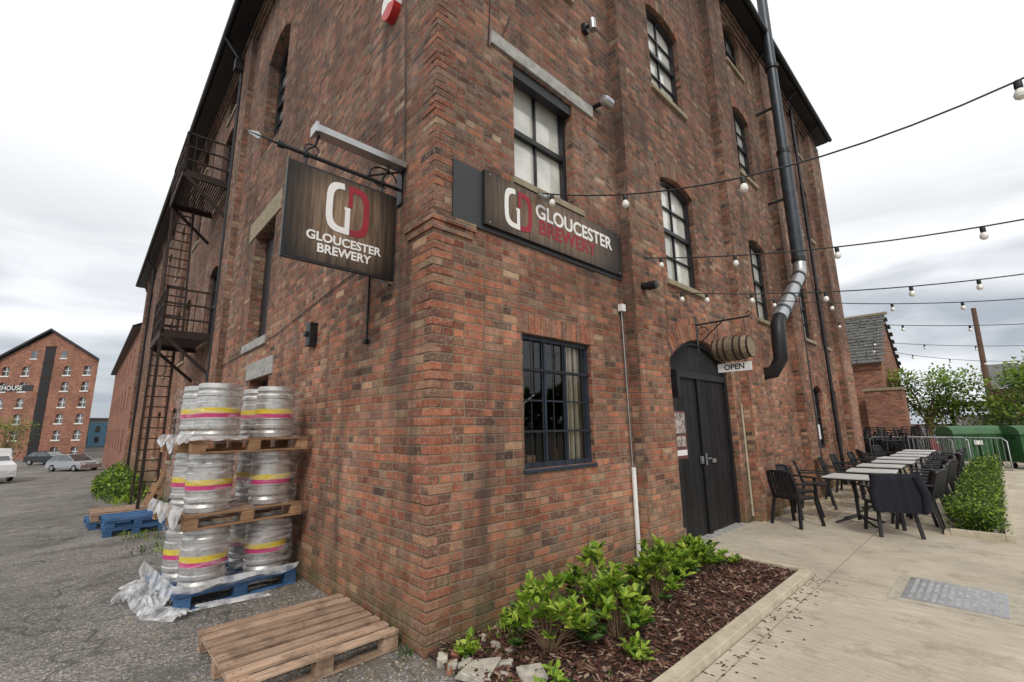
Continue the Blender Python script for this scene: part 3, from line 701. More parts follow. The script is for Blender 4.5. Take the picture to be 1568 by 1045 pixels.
txt("OPEN",.115,(x-.0145,by,2.485),(math.pi/2,0,-math.pi/2),black,BS,"lettering",.002)
# ------------------------------------------------------------------ pallets
def pallet(name,M,wood,w=1.1,l=1.1,nb=8,parent=None,bw=.095):
    mb=MB(); mb.M=M
    for y in (0,l/2-.05,l-.1):
        mb.box((0,y,0),(w,y+.1,.018),wood,0,.002)
    for x in (0,w/2-.06,w-.12):
        for y in (0,l/2-.05,l-.1): mb.box((x,y+.002,.0185),(x+.12,y+.098,.1),wood,0,.002)
        mb.box((x,0,.1005),(x+.12,l,.118),wood,0,.0015)
    for i in range(nb):
        y=i*(l-bw)/(nb-1); mb.box((-.005+R(-.008,.008),y,.1185),(w+R(-.008,.008),y+bw*R(.92,1.03),.14+R(-.001,.002)),wood,R(-.010,.010),.002)
        for x in (.06,w/2,w-.06):
            for dx in (-.02,.025): mb.lathe([(0,.0),(.005,-.0005)],(x+dx,y+bw*R(.3,.7),.1435),6,mat=iron)
    return mb.build(name,parent,bevel=.003)
pallet("wooden_pallet",Matrix.Translation((-1.17,.26,.002))@Matrix.Rotation(.0,4,'Z'),palwood,nb=8)
KM=Matrix.Translation((-1.20,2.30,0))@Matrix.Rotation(math.radians(7),4,'Z')
pallet("blue_pallet",KM,palblue,1.1,1.1,7)
pallet("wooden_pallet",KM@Matrix.Translation((-.01,.0,.715)),palwood2,1.12,1.1,6)
pallet("wooden_pallet",KM@Matrix.Translation((-.02,-.01,1.43)),palwood2,1.14,1.1,6)
km=MB()
prof=[(.0,.03),(.17,.03),(.185,.0),(.197,.004),(.200,.05),(.192,.066),(.184,.078),(.196,.092),(.205,.105),(.205,.135),(.195,.145),(.195,.19),(.205,.20),(.205,.215),(.2055,.26),(.2055,.315),(.205,.36),(.205,.375),(.195,.385),(.195,.43),(.205,.44),(.205,.47),(.198,.482),(.184,.495),(.192,.505),(.200,.52),(.197,.565),(.185,.57),(.178,.52),(.16,.51),(.05,.52),(.045,.545),(0,.545)]
mats=[keg_m]*(len(prof)-1); mats[13]=magenta; mats[14]=yellow
km.lathe(prof,(0,0,0),36,mats=mats)
kegmesh=km.build("beer_keg"); me=kegmesh.data; first=True
for t in range(3):
    for i,(x,y) in enumerate(((.25,.24),(.85,.26),(.24,.70),(.86,.74))):
        o=kegmesh if first else bpy.data.objects.new("beer_keg",me)
        if not first: bpy.context.collection.objects.link(o)
        first=False
        p=KM@Vector((x+R(-.02,.02),y+R(-.02,.02),.143+t*.715)); o.location=p; o.rotation_euler=(0,0,R(0,6.28))
mb=MB()
for t in range(3):
    z0=.10+t*.715; rows=9; ring=90; vs=[];fs=[]
    for j in range(rows+1):
        for k in range(ring):
            a=2*math.pi*k/ring; ca,sa=math.cos(a),math.sin(a); p=.34
            x=.55+math.copysign(abs(ca)**p,ca)*.56;y=.5+math.copysign(abs(sa)**p,sa)*.50
            f=.985+.03*mnoise.noise(Vector((ca*3,sa*3,(j+t*9)*.5)))
            hz=(.60 if t<2 else .58)
            vs.append(KM@Vector((.55+(x-.55)*f,.5+(y-.5)*f,z0+hz*j/rows+.03*mnoise.noise(Vector((ca*2,sa*2,j+t))))))
    for j in range(rows):
        for k in range(ring): a=j*ring+k;b=j*ring+(k+1)%ring; fs.append((a,b,b+ring,a+ring))
    mb.add(vs,fs,wrap_m,True)
def plastm():
    s=NT("crumpled_film"); P=s.pos().outputs['Position']; n=s.noise(P,7,3,.6)
    p=s.pr((.72,.73,.75),.28,0,s.bump(n,.5,.03),.5); a=s.n("ShaderNodeBsdfTransparent"); m=s.n("ShaderNodeMixShader",{0:s.maprange(n,.38,.62,.22,.8),1:a.outputs[0],2:p.outputs[0]}); s.t.links.new(m.outputs[0],s.out.inputs[0]); return s.mat
plast=plastm()
def crumple(mb,c,sx,sy,sz,n=22,seed=0,rot=0):
    vs=[];fs=[]
    for j in range(n+1):
        for i in range(n+1):
            u=i/n-.5;v=j/n-.5; q=Vector((u*7,v*2,seed)) # long folds along v
            x=u*sx*(1+.4*mnoise.noise(Vector((v*3,seed,1))));y=v*sy*(1+.3*mnoise.noise(Vector((u*3,seed,2))))
            xx=c[0]+x*math.cos(rot)-y*math.sin(rot);yy=c[1]+x*math.sin(rot)+y*math.cos(rot)
            e=max(0,1-(2*abs(u))**3)
            vs.append((xx,yy,c[2]+.012+e*sz*(.35+abs(mnoise.noise(q))*1.2)))
    for j in range(n):
        for i in range(n): a=j*(n+1)+i; fs.append((a,a+1,a+n+2,a+n+1))
    mb.add(vs,fs,plast,True)
crumple(mb,(-1.34,2.9,0),.30,.9,.12,22,1,.1); crumple(mb,(-1.40,3.25,0),.34,.7,.10,22,4,-.25); crumple(mb,(-1.26,2.35,0),.26,.5,.07,18,7,.5); crumple(mb,(-.75,2.28,0),.12,.6,.04,14,8,1.45)
def drape(mb,p0,p1,drop,n=26,seed=0):
    p0=Vector(p0);p1=Vector(p1);vs=[];fs=[];m=6
    for j in range(m+1):
        for i in range(n+1):
            u=i/n;q=p0.lerp(p1,u); t=j/m
            fold=.02*mnoise.noise(Vector((u*9,t*.7,seed)))
            vs.append((q.x-.012-abs(fold)-.03*t,q.y-.012-abs(fold)-.02*t,q.z-drop*t*(.35+.9*abs(mnoise.noise(Vector((u*3,seed,3)))))))
    for j in range(m):
        for i in range(n): a=j*(n+1)+i; fs.append((a,a+1,a+n+2,a+n+1))
    mb.add(vs,fs,plast,True)
c00=KM@Vector((-.02,-.02,0));c10=KM@Vector((1.12,-.02,0));c01=KM@Vector((-.02,1.1,0));c05=KM@Vector((.5,-.02,0))
drape(mb,(c00.x,c00.y,1.60),(c05.x,c05.y,1.60),.09,22,1); drape(mb,(c01.x,c01.y,1.62),(c00.x,c00.y,1.62),.2,24,3); drape(mb,(c01.x,c01.y,.94),(c00.x,c00.y,.94),.3,24,6)
drape(mb,(c00.x,c00.y,.26),(c10.x,c10.y,.22),.12,26,9); drape(mb,(c01.x,c01.y,.30),(c00.x,c00.y,.26),.3,24,11)
mb.build("plastic_wrap")
z8=gz(8.5)
for k in range(2): pallet("blue_pallet",Matrix.Translation((-1.55+.03*k,8.0+.05*k,z8+.143*k-.0))@Matrix.Rotation(.04*k,4,'Z'),palblue,.9,1.1,6)
pallet("blue_pallet",Matrix.Translation((-1.72,9.5,gz(9.5)))@Matrix.Rotation(.06,4,'Z'),palblue,.9,1.1,6)
pallet("wooden_pallet",Matrix.Translation((-1.70,9.5,gz(9.5)+.143))@Matrix.Rotation(.02,4,'Z'),palwood,.9,1.1,6)
pallet("wooden_pallet",Matrix.Translation((-.55,11.6,gz(11.6)))@Matrix.Rotation(math.radians(-72),4,'Y'),palwood2,1.0,1.1,6)
# ------------------------------------------------------------------ fire escape
mb=MB()
def platform(z,y0,y1,x0=-1.0):
    mb.box((x0,y0,z-.10),(0,y0+.06,z+.08),iron);mb.box((x0,y1-.06,z-.10),(0,y1,z+.08),iron);mb.box((x0,y0+.06,z-.10),(x0+.06,y1-.06,z+.08),iron)
    for i in range(18): x=x0+.08+i*(abs(x0)-.1)/18; mb.box((x,y0+.06,z),(x+.03,y1-.06,z+.03),iron)
    for y in (y0,y1-.04): mb.beam((x0+.05,y+.02,z-.05),(0,y+.02,z-.9),.07,.07,iron)
    for y in (y0,(y0+y1)/2,y1-.04): mb.box((x0,y,z),(x0+.055,y+.055,z+1.1),iron)
    for zz in (1.08,.72,.36): mb.beam((x0+.02,y0,z+zz),(x0+.02,y1,z+zz),.04,.04,iron); mb.beam((x0,y0+.02,z+zz),(0,y0+.02,z+zz),.04,.04,iron)
    n=int((y1-y0)/.2)
    for i in range(n): y=y0+(y1-y0)*i/n; mb.beam((x0+.02,y,z),(x0+.02,y,z+1.08),.018,.018,iron)
    for i in range(5): mb.beam((x0+.2*i,y0+.02,z),(x0+.2*i,y0+.02,z+1.08),.018,.018,iron)
platform(3.9,9.7,12.0); platform(7.95,9.7,12.0)
def ladder(y,x,za,zb,lean=0):
    for dx in (-.24,.24): mb.beam((x+dx,y+lean,za),(x+dx,y,zb),.05,.05,iron)
    n=int((zb-za)/.27)
    for i in range(n): t=(i+.5)/n; mb.beam((x-.24,y+lean*(1-t),za+(zb-za)*t),(x+.24,y+lean*(1-t),za+(zb-za)*t),.03,.03,iron)
ladder(12.1,-.7,3.9,8.9,-1.2); ladder(12.1,-.7,-.3,4.9,0)
mb.beam((-.98,9.75,-.4),(-.98,9.75,3.9),.06,.06,iron)
mb.build("fire_escape")
W2=empty("brick_warehouse"); mb=MB()
h2=[(y,y+1.2,zz,zz+1.7,.14) for y in range(39,70,4) for zz in (0.2,3.2,6.0)]
wall(mb,PL,YE+.02,72,-2.5,8.9,h2,brickfar); mb.add([(0,72,-2.5),(14,72,-2.5),(14,72,8.9),(0,72,8.9)],[(0,1,2,3)],brickfar)
for h_ in h2: sash(mb,PL,*h_,2,4,black,glass_d,.13)
mb.build("walls",W2); mb=MB()
mb.add([(-.4,YE+.45,8.9),(-.4,72.4,8.9),(7,72.4,13),(7,YE+.45,13),(14,YE+.45,8.9),(14,72.4,8.9)],[(0,1,2,3),(3,2,5,4)],slate); mb.box((-.45,YE+.45,8.75),(-.002,72.4,8.9),black); mb.build("roof",W2)
# ------------------------------------------------------------------ dockside warehouse (across)
DW=empty("dockside_warehouse")
rt=Vector((.728,-.686,0)); fwd=Vector((.686,.728,0)); O=Vector((-1.7,81.5,0)); bk=Vector((-.05,1,0)).normalized()
def PD(u,z,d):
    q=O+rt*u+(fwd*d if d<2 else bk*d); return (q.x,q.y,z)
mb=MB()
def pbx(mb,P,u0,u1,z0,z1,d0,d1,m):
    vs=[P(u,z,d) for z in (z0,z1) for d in (d0,d1) for u in (u0,u1)]
    mb.add(vs,[(0,2,3,1),(4,5,7,6),(0,1,5,4),(2,6,7,3),(0,4,6,2),(1,3,7,5)],m)
bz=-2.2; dh=[]
ez=11.7
for gi in range(3):
    r=-14.2*gi
    for fl in range(6):
        z0=bz+.8+fl*2.2
        for cx in (-1.4,-4.2,-10.0,-12.8):
            dh.append((r+cx-.5,r+cx+.5,z0,z0+1.25,.15))
wall(mb,PD,-42.6,0,bz-1,ez,dh,brickfar,.25)
pane=glassmat("far_pane",(.05,.06,.07),(.2,.22,.24),.1,.6)
for h_ in dh:
    pq(mb,PD,[(h_[0],h_[2],.2),(h_[1],h_[2],.2),(h_[1],h_[3],.2),(h_[0],h_[3],.2)],pane)
    pbx(mb,PD,h_[0]-.1,h_[1]+.1,h_[2]-.18,h_[2]-.01,-.06,.1,white); pbx(mb,PD,(h_[0]+h_[1])/2-.04,(h_[0]+h_[1])/2+.04,h_[2],h_[3],.14,.19,white); pbx(mb,PD,h_[0],h_[1],(h_[2]+h_[3])/2-.04,(h_[2]+h_[3])/2+.04,.13,.18,white)
for gi in range(3):
    r=-14.2*gi
    mb.add([PD(r-14.2,ez,0),PD(r,ez,0),PD(r-7,ez+4,0)],[(0,1,2)],brickfar)
    for cx in (-5.0,-9.2): pbx(mb,PD,r+cx-.4,r+cx+.4,ez+.3,ez+1.3,-.02,.02,pane); pbx(mb,PD,r+cx-.5,r+cx+.5,ez+.12,ez+.28,-.06,.0,white)
    for (a,b) in (((r+.5,ez-.25),(r-7,ez+4.2)),((r-14.7,ez-.25),(r-7,ez+4.2))):
        vs=[PD(a[0],a[1],-.5),PD(b[0],b[1],-.5),PD(b[0],b[1],25),PD(a[0],a[1],25)]; vs+=[(v[0],v[1],v[2]+.3) for v in vs]
        mb.add(vs,[(0,1,2,3),(4,5,6,7),(0,1,5,4),(1,2,6,5),(2,3,7,6),(3,0,4,7)],darkslate)
    for fl in range(7): pbx(mb,PD,r-7.7,r-6.3,bz+.5+fl*2.2,bz+2.35+fl*2.2,-.06,-.01,black); pbx(mb,PD,r-7.75,r-6.25,bz+2.36+fl*2.2,bz+2.68+fl*2.2,-.07,-.01,iron)
mb.add([PD(0,bz-1,0),PD(0,bz-1,25),PD(0,ez,25),PD(0,ez,0)],[(0,1,2,3)],brickfar)
pbx(mb,PD,-42,-8.5,7.45,8.25,-.05,-.01,charcoal)
mb.build("walls",DW)
txt("BIDDLE'S WAREHOUSE",.9,PD(-14.5,7.85,-.12),(math.pi/2,0,math.atan2(rt.y,rt.x)),whitetxt,DW,"lettering",.01)
mb=MB(); bluep=simple("blue_cladding",(.12,.26,.36),.6)
mb.box((-4,118,-2.2),(6,128,4.2),simple("pale_render",(.4,.38,.36),.9)); mb.box((-1.5,117.8,-1),(1.5,117.95,3.6),bluep)
for k in range(2):
    for i in range(6): mb.box((-3.6+i*1.6,117.7,-.2+k*2),(-3+i*1.6,117.78,.9+k*2),glass_d)
mb.box((-4.4,117.5,4.2),(6.4,128.5,4.5),slate)
mb.build("quayside_building")
# ------------------------------------------------------------------ vehicles
tyre=simple("tyre",(.02,.02,.02),.9)
def vehicle(name,loc,rz,paint,prof,cab,w,wheels,wr):
    mb=MB(); mb.M=Matrix.Translation(loc)@Matrix.Rotation(rz,4,'Z')
    def ext(pr,w0,w1,mat,zc):
        vs=[]
        for s_ in (-1,1):
            for (x,z) in pr:
                k=w0 if z<=zc else w1
                vs.append((x,s_*k/2,z))
        m=len(pr); fs=[tuple(range(m))[::-1],tuple(range(m,2*m))]+[(i,(i+1)%m,m+(i+1)%m,m+i) for i in range(m)]
        mb.add(vs,fs,mat)
    ext(prof,w,w*.96,paint,.7); ext(cab,w*.93,w*.78,glass_d,cab[0][1]+.02)
    top=max(z for x,z in cab); tx=[x for x,z in cab if z>top-.06]
    mb.box((min(tx)-.02,-w*.395,top-.01),(max(tx)+.02,w*.395,top+.045),paint)
    for s_ in (-1,1):
        for i in (0,-1):
            a=cab[i]; b=cab[1 if i==0 else -2]; mb.beam((a[0],s_*w*.46,a[1]),(b[0],s_*w*.39,b[1]),.06,.06,paint)
    for x in wheels:
        for s_ in (-1,1):
            mb.lathe([(0,-.1),(wr*.6,-.1),(wr*.95,-.1),(wr,-.06),(wr,.06),(wr*.95,.1),(0,.1)],(x,s_*(w/2-.08),wr),20,'Y',mats=[steelgrey,tyre,tyre,tyre,tyre,tyre])
    fx=max(x for x,z in prof); bx=min(x for x,z in prof)
    for s_ in (-1,1):
        mb.box((fx-.06,s_*w*.33-.13,.6),(fx+.02,s_*w*.33+.13,.74),white); mb.box((bx-.02,s_*w*.36-.1,.65),(bx+.06,s_*w*.36+.1,.85),red)
    mb.box((bx-.025,-.26,.5),(bx,.26,.61),yellow)
    return mb.build(name,bevel=.03)
carP=[(-2.1,.3),(-2.12,.75),(-1.95,.95),(.95,.95),(1.9,.80),(2.1,.6),(2.1,.28)]; carC=[(-1.9,.94),(-1.35,1.42),(.2,1.45),(1.1,.94)]
silver=simple("silver_car_paint",(.45,.46,.48),.3,.6,.05,3,.02); wp=simple("white_van_paint",(.7,.71,.72),.35,0,.05,3,.02); dk=simple("dark_car_paint",(.03,.035,.04),.25,.2,.05,3,.02)
def at(F,Rr,z): q=Vector((-2,-3.09,0))+fwd*F+rt*Rr; return (q.x,q.y,z)
gl=-1.80
vehicle("parked_car",at(43,-41.0,gl),math.radians(-55),silver,carP,carC,1.78,(-1.3,1.3),.31)
vehicle("parked_car",at(52,-52.5,gl),math.radians(-47),dk,carP,carC,1.78,(-1.3,1.3),.31)
vehicle("parked_van",at(33.5,-38.4,gz(44)*.95),math.radians(-70),wp,[(-2.5,.35),(-2.52,2.15),(-2.3,2.3),(.9,2.3),(1.4,1.45),(2.4,1.2),(2.55,.8),(2.55,.35)],[(.6,1.40),(.7,2.1),(1.0,2.1),(1.45,1.40)],1.95,(-1.6,1.7),.34)
# ------------------------------------------------------------------ patio furniture
tabletop=simple("table_top",(.60,.60,.59),.35,0,.08,6,.05)
def table():
    mb=MB(); mb.box((-.36,-.36,.725),(.36,.36,.75),tabletop); mb.box((-.365,-.365,.705),(.365,.365,.7245),black)
    mb.tube([(0,0,.05),(0,0,.70)],.028,black,10)
    for a in range(4):
        t=math.pi/4+a*math.pi/2; c,s_=math.cos(t),math.sin(t)
        mb.tube([(c*.03,s_*.03,.12),(c*.2,s_*.2,.06),(c*.38,s_*.38,.015)],[.025,.022,.016],black,8); mb.tube([(c*.03,s_*.03,.62),(c*.24,s_*.24,.70)],.012,black,6)
    return mb.build("patio_table",bevel=.005)
def chair():
    mb=MB()
    mb.box((-.23,-.22,.42),(.23,.22,.455),blackpl)
    for sx in (-1,1):
        mb.beam((sx*.21,.20,.43),(sx*.25,.27,0),.042,.042,blackpl); mb.beam((sx*.21,-.20,.43),(sx*.25,-.28,0),.042,.042,blackpl)
        mb.beam((sx*.235,.2,.44),(sx*.25,.19,.66),.04,.04,blackpl); mb.beam((sx*.25,.24,.665),(sx*.245,-.25,.675),.055,.026,blackpl)
        mb.tube([(sx*.22,-.2,.44),(sx*.225,-.25,.62),(sx*.21,-.31,.84)],.022,blackpl,8)
    mb.tube([(-.21,-.31,.84),(-.1,-.33,.865),(.1,-.33,.865),(.21,-.31,.84)],.022,blackpl,8)
    for i in range(7):
        x=-.17+i*.34/6; mb.beam((x,-.225,.45),(x*1.03,-.325,.85),.046,.012,blackpl)
    for i in range(2): mb.beam((-.21,-.24-.03*i,.56+.14*i),(.21,-.24-.03*i,.56+.14*i),.02,.012,blackpl)
    return mb.build("patio_chair",bevel=.004)
T=table();C=chair()
used=set()
def inst(src,loc,rz):
    if src.name in used:
        o=bpy.data.objects.new(src.name.split('.')[0],src.data); bpy.context.collection.objects.link(o)
        for m in src.modifiers:
            b=o.modifiers.new("bevel",'BEVEL'); b.width=m.width; b.segments=2; b.limit_method='ANGLE'
    else: o=src; used.add(src.name)
    o.location=loc;o.rotation_euler=(0,0,rz); return o
tx=[7.55,8.9,10.25,11.6,12.95,14.3,15.7,17.1]
for i,x in enumerate(tx):
    inst(T,(x,-1.32+R(-.05,.05),.006),R(-.08,.08))
    inst(C,(x+R(-.08,.08)-.1,-.52+R(-.1,.1),.008),math.pi+R(-.45,.45)); inst(C,(x+R(-.08,.08)+.1,-2.03+R(-.05,.05),.006),R(-.35,.35)); 
    if i<6: inst(C,(x+.66,-2.02+R(-.05,.05),.006),R(-.35,.35))
inst(C,(6.72,-.62,.006),math.radians(-110))
# jacket over the back of a near chair that faces the table from the left
inst(C,(6.98,-1.80,.006),math.radians(-62))
JM=Matrix.Translation((6.98,-1.80,.006))@Matrix.Rotation(math.radians(-62),4,'Z')
mb=MB(); mb.M=JM; vs=[];fs=[];n=16
cloth=simple("dark_jacket",(.012,.013,.020),.95,0,.3,20,.6)
for j in range(n+1):
    t=j/n
    for i in range(n+1):
        u=i/n-.5
        if t<.45: yy=-.40+.02*t; zz=.36+t/.45*.50
        elif t<.6: q=(t-.45)/.15; yy=-.39+.12*q; zz=.86+.045*math.sin(q*math.pi)
        else: q=(t-.6)/.4; yy=-.27+.03*q; zz=.86-.25*q
        fold=.030*mnoise.noise(Vector((u*10,t*3,0)))
        vs.append((u*(.54+.08*(1-t)),yy+fold,zz+.03*mnoise.noise(Vector((u*6,0,2)))*(1-t)))
for j in range(n):
    for i in range(n): a=j*(n+1)+i; fs.append((a,a+1,a+n+2,a+n+1))
mb.add(vs,fs,cloth,True)
for sx in (-1,1): mb.tube([(sx*.24,-.37,.86),(sx*.31,-.41,.62),(sx*.29,-.40,.38)],[.06,.055,.05],cloth,10)
mb.build("draped_jacket")
def barrier(x,y,rz):
    mb=MB(); mb.M=Matrix.Translation((x,y,0))@Matrix.Rotation(rz,4,'Z')
    mb.tube([(-1.1,0,.15),(-1.1,0,1.0),(-1.0,0,1.1),(1.0,0,1.1),(1.1,0,1.0),(1.1,0,.15),(-1.1,0,.15)],.019,steelgrey,6)
    for i in range(17): mb.tube([(-1.0+i*.125,0,.15),(-1.0+i*.125,0,1.1)],.008,steelgrey,5)
    for s_ in (-.8,.8): mb.tube([(s_,-.3,.02),(s_,0,.2),(s_,.3,.02)],.015,steelgrey,5)
    mb.build("crowd_barrier")
barrier(18.9,-2.2,1.2); barrier(19.1,-.9,1.5); barrier(19.6,-1.3,1.3)
mb=MB()
for s_,(x,y) in enumerate(((18.2,.2),(19.0,.5),(19.9,.9),(20.8,1.3),(20.2,-.2),(21.2,.2))):
    for k in range(8):
        mb.M=Matrix.Translation((x,y-.8,.06+.09*k))@Matrix.Rotation(R(1.2,2.0),4,'Z')
        mb.box((-.25,-.25,.3),(.25,.25,.33),blackpl); mb.beam((-.24,-.25,.33),(-.22,-.36,.75),.05,.02,blackpl);mb.beam((.24,-.25,.33),(.22,-.36,.75),.05,.02,blackpl); mb.beam((-.24,-.36,.74),(.24,-.36,.74),.05,.03,blackpl)
        for sx in (-.22,.22): mb.beam((sx,.2,.3),(sx*1.1,.25,0),.03,.03,blackpl)
mb.build("stacked_chairs")
binm=simple("green_bin_plastic",(.035,.115,.04),.5,0,.3,4,.1)
def bin_(x,y,rz):
    mb=MB(); mb.M=Matrix.Translation((x,y,0))@Matrix.Rotation(rz,4,'Z')
    w=.68
    q=[(-w,-.42,.22),(w,-.42,.22),(w,.42,.22),(-w,.42,.22),(-w-.06,-.52,1.15),(w+.06,-.52,1.15),(w+.06,.52,1.15),(-w-.06,.52,1.15)]
    mb.add(q,[(0,1,2,3),(0,4,5,1),(1,5,6,2),(2,6,7,3),(3,7,4,0)],binm)
    mb.box((-w-.09,-.56,1.15),(w+.09,.55,1.2),binm)
    n=8
    for k in range(n):
        t0=math.pi*k/n;t1=math.pi*(k+1)/n; f=lambda t:(.53*math.cos(t),1.2+.26*math.sin(t))
        a=f(t0);b=f(t1); mb.add([(-w-.07,a[0],a[1]),(w+.07,a[0],a[1]),(w+.07,b[0],b[1]),(-w-.07,b[0],b[1])],[(0,1,2,3)],binm,True)
    for sx in (-1,1):
        mb.add([(sx*(w+.07),.53*math.cos(math.pi*k/n),1.2+.26*math.sin(math.pi*k/n)) for k in range(n+1)],[tuple(range(n+1))],binm)
        mb.tube([(sx*(w+.07),-.2,1.05),(sx*(w+.16),-.2,1.05)],.03,black,8)
    for k in (-.4,0,.4): mb.box((k-.03,-.535,.35),(k+.03,-.47,1.12),binm)
    for sx in (-.55,.55):
        for y_ in (-.32,.32): mb.lathe([(0,-.03),(.1,-.03),(.1,.03),(0,.03)],(sx,y_,.1),12,'X',mat=tyre); mb.box((sx-.05,y_-.04,.12),(sx+.05,y_+.04,.22),steelgrey)
    mb.box((-.2,-.545,.8),(.05,-.53,.95),white)
    mb.build("waste_container",bevel=.01)
bin_(21.6,-2.35,math.radians(-60)); bin_(21.7,-3.95,math.radians(-60)); bin_(22.4,-5.4,math.radians(-60))
# ------------------------------------------------------------------ right background
OB=empty("slate_roof_outbuilding"); mb=MB(); yo=.25
mb.box((25,yo,-.2),(31,8,4.5),brickfar); mb.add([(25,yo,4.5),(31,yo,4.5),(28,yo,7.1)],[(0,1,2)],brickfar)
mb.box((24.93,yo-.06,4.1),(25.0,8,4.5),brickfar)
mb.build("walls",OB); mb=MB()
rows=16
for s_ in (0,1):
    for k in range(rows):
        x0=24.7+3.3*k/rows;x1=24.7+3.3*(k+1)/rows+.05; z0=4.38+2.85*k/rows;z1=4.38+2.85*(k+1)/rows
        if s_: x0,x1=56-x0,56-x1
        ny=24
        for j in range(ny):
            y0=yo-.2+8.4*j/ny+(k%2)*.1+R(-.02,.02); zz=R(0,.03); mb.add([(x0,y0,z0+.04+zz),(x0,y0+.345,z0+.04+zz),(x1,y0+.345,z1+zz),(x1,y0,z1+zz),(x0,y0,z0),(x0,y0+.345,z0)],[(0,1,2,3),(0,1,5,4)],slate)
mb.box((27.9,yo-.25,7.2),(28.1,8,7.32),stone)
mb.build("roof",OB)
mb=MB(); mb.box((23.5,-.5,-.2),(24.6,.8,3.0),brickfar); mb.box((23.45,-.55,3.0),(24.65,.85,3.12),stone); mb.build("brick_boundary_wall")
mb=MB()
for x in (27.5,33): 
    for y in (-1.8,-6): mb.box((x,y,0),(x+.12,y+.12,2.4),black)
mb.box((27.2,-6.4,2.4),(33.5,-1.5,2.5),slate); mb.box((33.0,-6.3,0),(33.1,-1.6,1.8),white)
mb.build("timber_carport")
vehicle("parked_van",(29.5,-3.2,0),math.radians(200),wp,[(-2.3,.35),(-2.32,1.75),(-2.1,1.9),(.9,1.9),(1.4,1.25),(2.2,1.0),(2.3,.7),(2.3,.35)],[(.6,1.2),(.7,1.75),(1.0,1.75),(1.45,1.2)],1.85,(-1.5,1.5),.33)
vehicle("parked_car",(29,-1.0,0),math.radians(200),simple("red_car_paint",(.35,.03,.03),.3),carP,carC,1.78,(-1.3,1.3),.31)
mb=MB(); mb.box((40,-12,-.2),(46,-3.2,3.6),brickfar); mb.add([(39.7,-12.3,3.6),(39.7,-2.9,3.6),(43,-2.9,5.4),(43,-12.3,5.4)],[(0,1,2,3)],slate)
for i in range(4): mb.box((39.93,-11+i*2,1.2),(39.99,-9.9+i*2,2.6),white)
mb.build("brick_house")
mb=MB(); mb.tube([(36,-3.0,0),(35.7,-3.15,8.2)],[.16,.11],polewood,10); mb.build("telegraph_pole")
def tree(x,y,h,cr,n,name="tree",zb=0,mat=leaf_t):
    mb=MB(); top=Vector((x,y,zb+h*.55)); mb.tube([(x,y,zb),(x+.05,y,zb+h*.3),top],[.14*h/5,.1*h/5,.06*h/5],twig,8)
    cl=[]
    for i in range(18):
        a=R(0,6.28);rr=cr*R(.3,.95); p=Vector((x+math.cos(a)*rr,y+math.sin(a)*rr,zb+h*R(.38,.95))); cl.append((p,cr*R(.22,.42)))
        mb.tube([Vector((x,y,zb+h*R(.25,.5))),(p+top)/2+Vector((0,0,-.1)),p],[.04,.025,.01],twig,5,False)
    for i in range(n):
        p,r=random.choice(cl); d=Vector((random.gauss(0,1),random.gauss(0,1),random.gauss(0,.8))).normalized()*r*R(.4,1.2)
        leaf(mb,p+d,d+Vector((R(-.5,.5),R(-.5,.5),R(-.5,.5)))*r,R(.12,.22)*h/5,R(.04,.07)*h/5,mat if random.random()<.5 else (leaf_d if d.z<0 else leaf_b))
    mb.build(name)
tree(27.2,-.9,4.0,1.9,4200); tree(26.8,-4.3,4.3,2.0,4200); tree(34,-8.8,5.5,2.6,2600); tree(25.8,-3.4,1.9,1.4,1300,"bush"); tree(25.3,-2.0,1.7,1.3,1000,"bush")
tree(-7.5,64,5,2.2,1200,zb=-1.8)
mb=MB()
for i in range(6000):
    t=R(0,1); a=-1.1+t*1.0; d=75+10*mnoise.noise(Vector((a*9,0,0))); hh=7+3*mnoise.noise(Vector((a*14,3,0)))
    p=Vector((math.cos(a)*d,math.sin(a)*d,R(0,1)**.7*hh)); leaf(mb,p,Vector((R(-1,1),R(-1,1),R(-.3,1))),R(1,1.8),R(.4,.6),random.choice((leaf_t,leaf_d)))
mb.build("distant_trees")
# ------------------------------------------------------------------ string lights
bulbg=simple("bulb_glass",(.80,.79,.73),.15,0,.05,5,0,spec=.8)
def string(p,q,sag,bulbs,cable=.008):
    mb=MB(); p=Vector(p);q=Vector(q); n=28; f=lambda t:p.lerp(q,t)-Vector((0,0,sag*4*t*(1-t)))
    mb.tube([f(i/n) for i in range(n+1)],cable,black,6)
    for t in bulbs:
        c=f(t); mb.lathe([(0,.0),(.020,.0),(.022,-.045),(.019,-.065)],c,12,mat=blackpl)
        mb.lathe([(.018,-.062),(.028,-.080),(.034,-.10),(.030,-.122),(.014,-.136),(0,-.140)],c,12,mat=bulbg)
    mb.build("string_lights")
string((1.28,-.07,4.13),(3.43,-7.5,6.5),1.36,[.02,.12,.25,.465,.68,.85],.007)
string((3.2,-.18,3.85),(5.6,-7,4.1),.42,[.03,.15,.29,.455,.62,.8])
string((4.0,-.10,3.55),(8.8,-7,4.2),.42,[.02,.06,.13,.24,.36,.45,.56,.7,.85])
string((6.9,-.18,4.0),(12,-8,4.3),.5,[.05,.15,.25,.36,.47,.58,.7,.85])
string((10.3,-.18,4.1),(16,-9,4.3),.5,[.08,.2,.32,.44,.56,.68,.8])
string((14.8,-.18,4.2),(22,-9,4.4),.5,[.08,.2,.32,.44,.56,.68,.8])
string((16,-.1,4.2),(27,-7,4.4),.6,[.08,.2,.32,.44,.56,.68,.8])
mb=MB(); mb.lathe([(0,0),(.02,0),(.02,.06),(.045,.13),(0,.13)],(1.2,-.14,4.06),12,'X',mat=alum); mb.tube([(1.3,-.055,4.1),(1.3,-.12,4.08),(1.2,-.14,4.06)],.01,alum,6); mb.build("sign_spotlight")
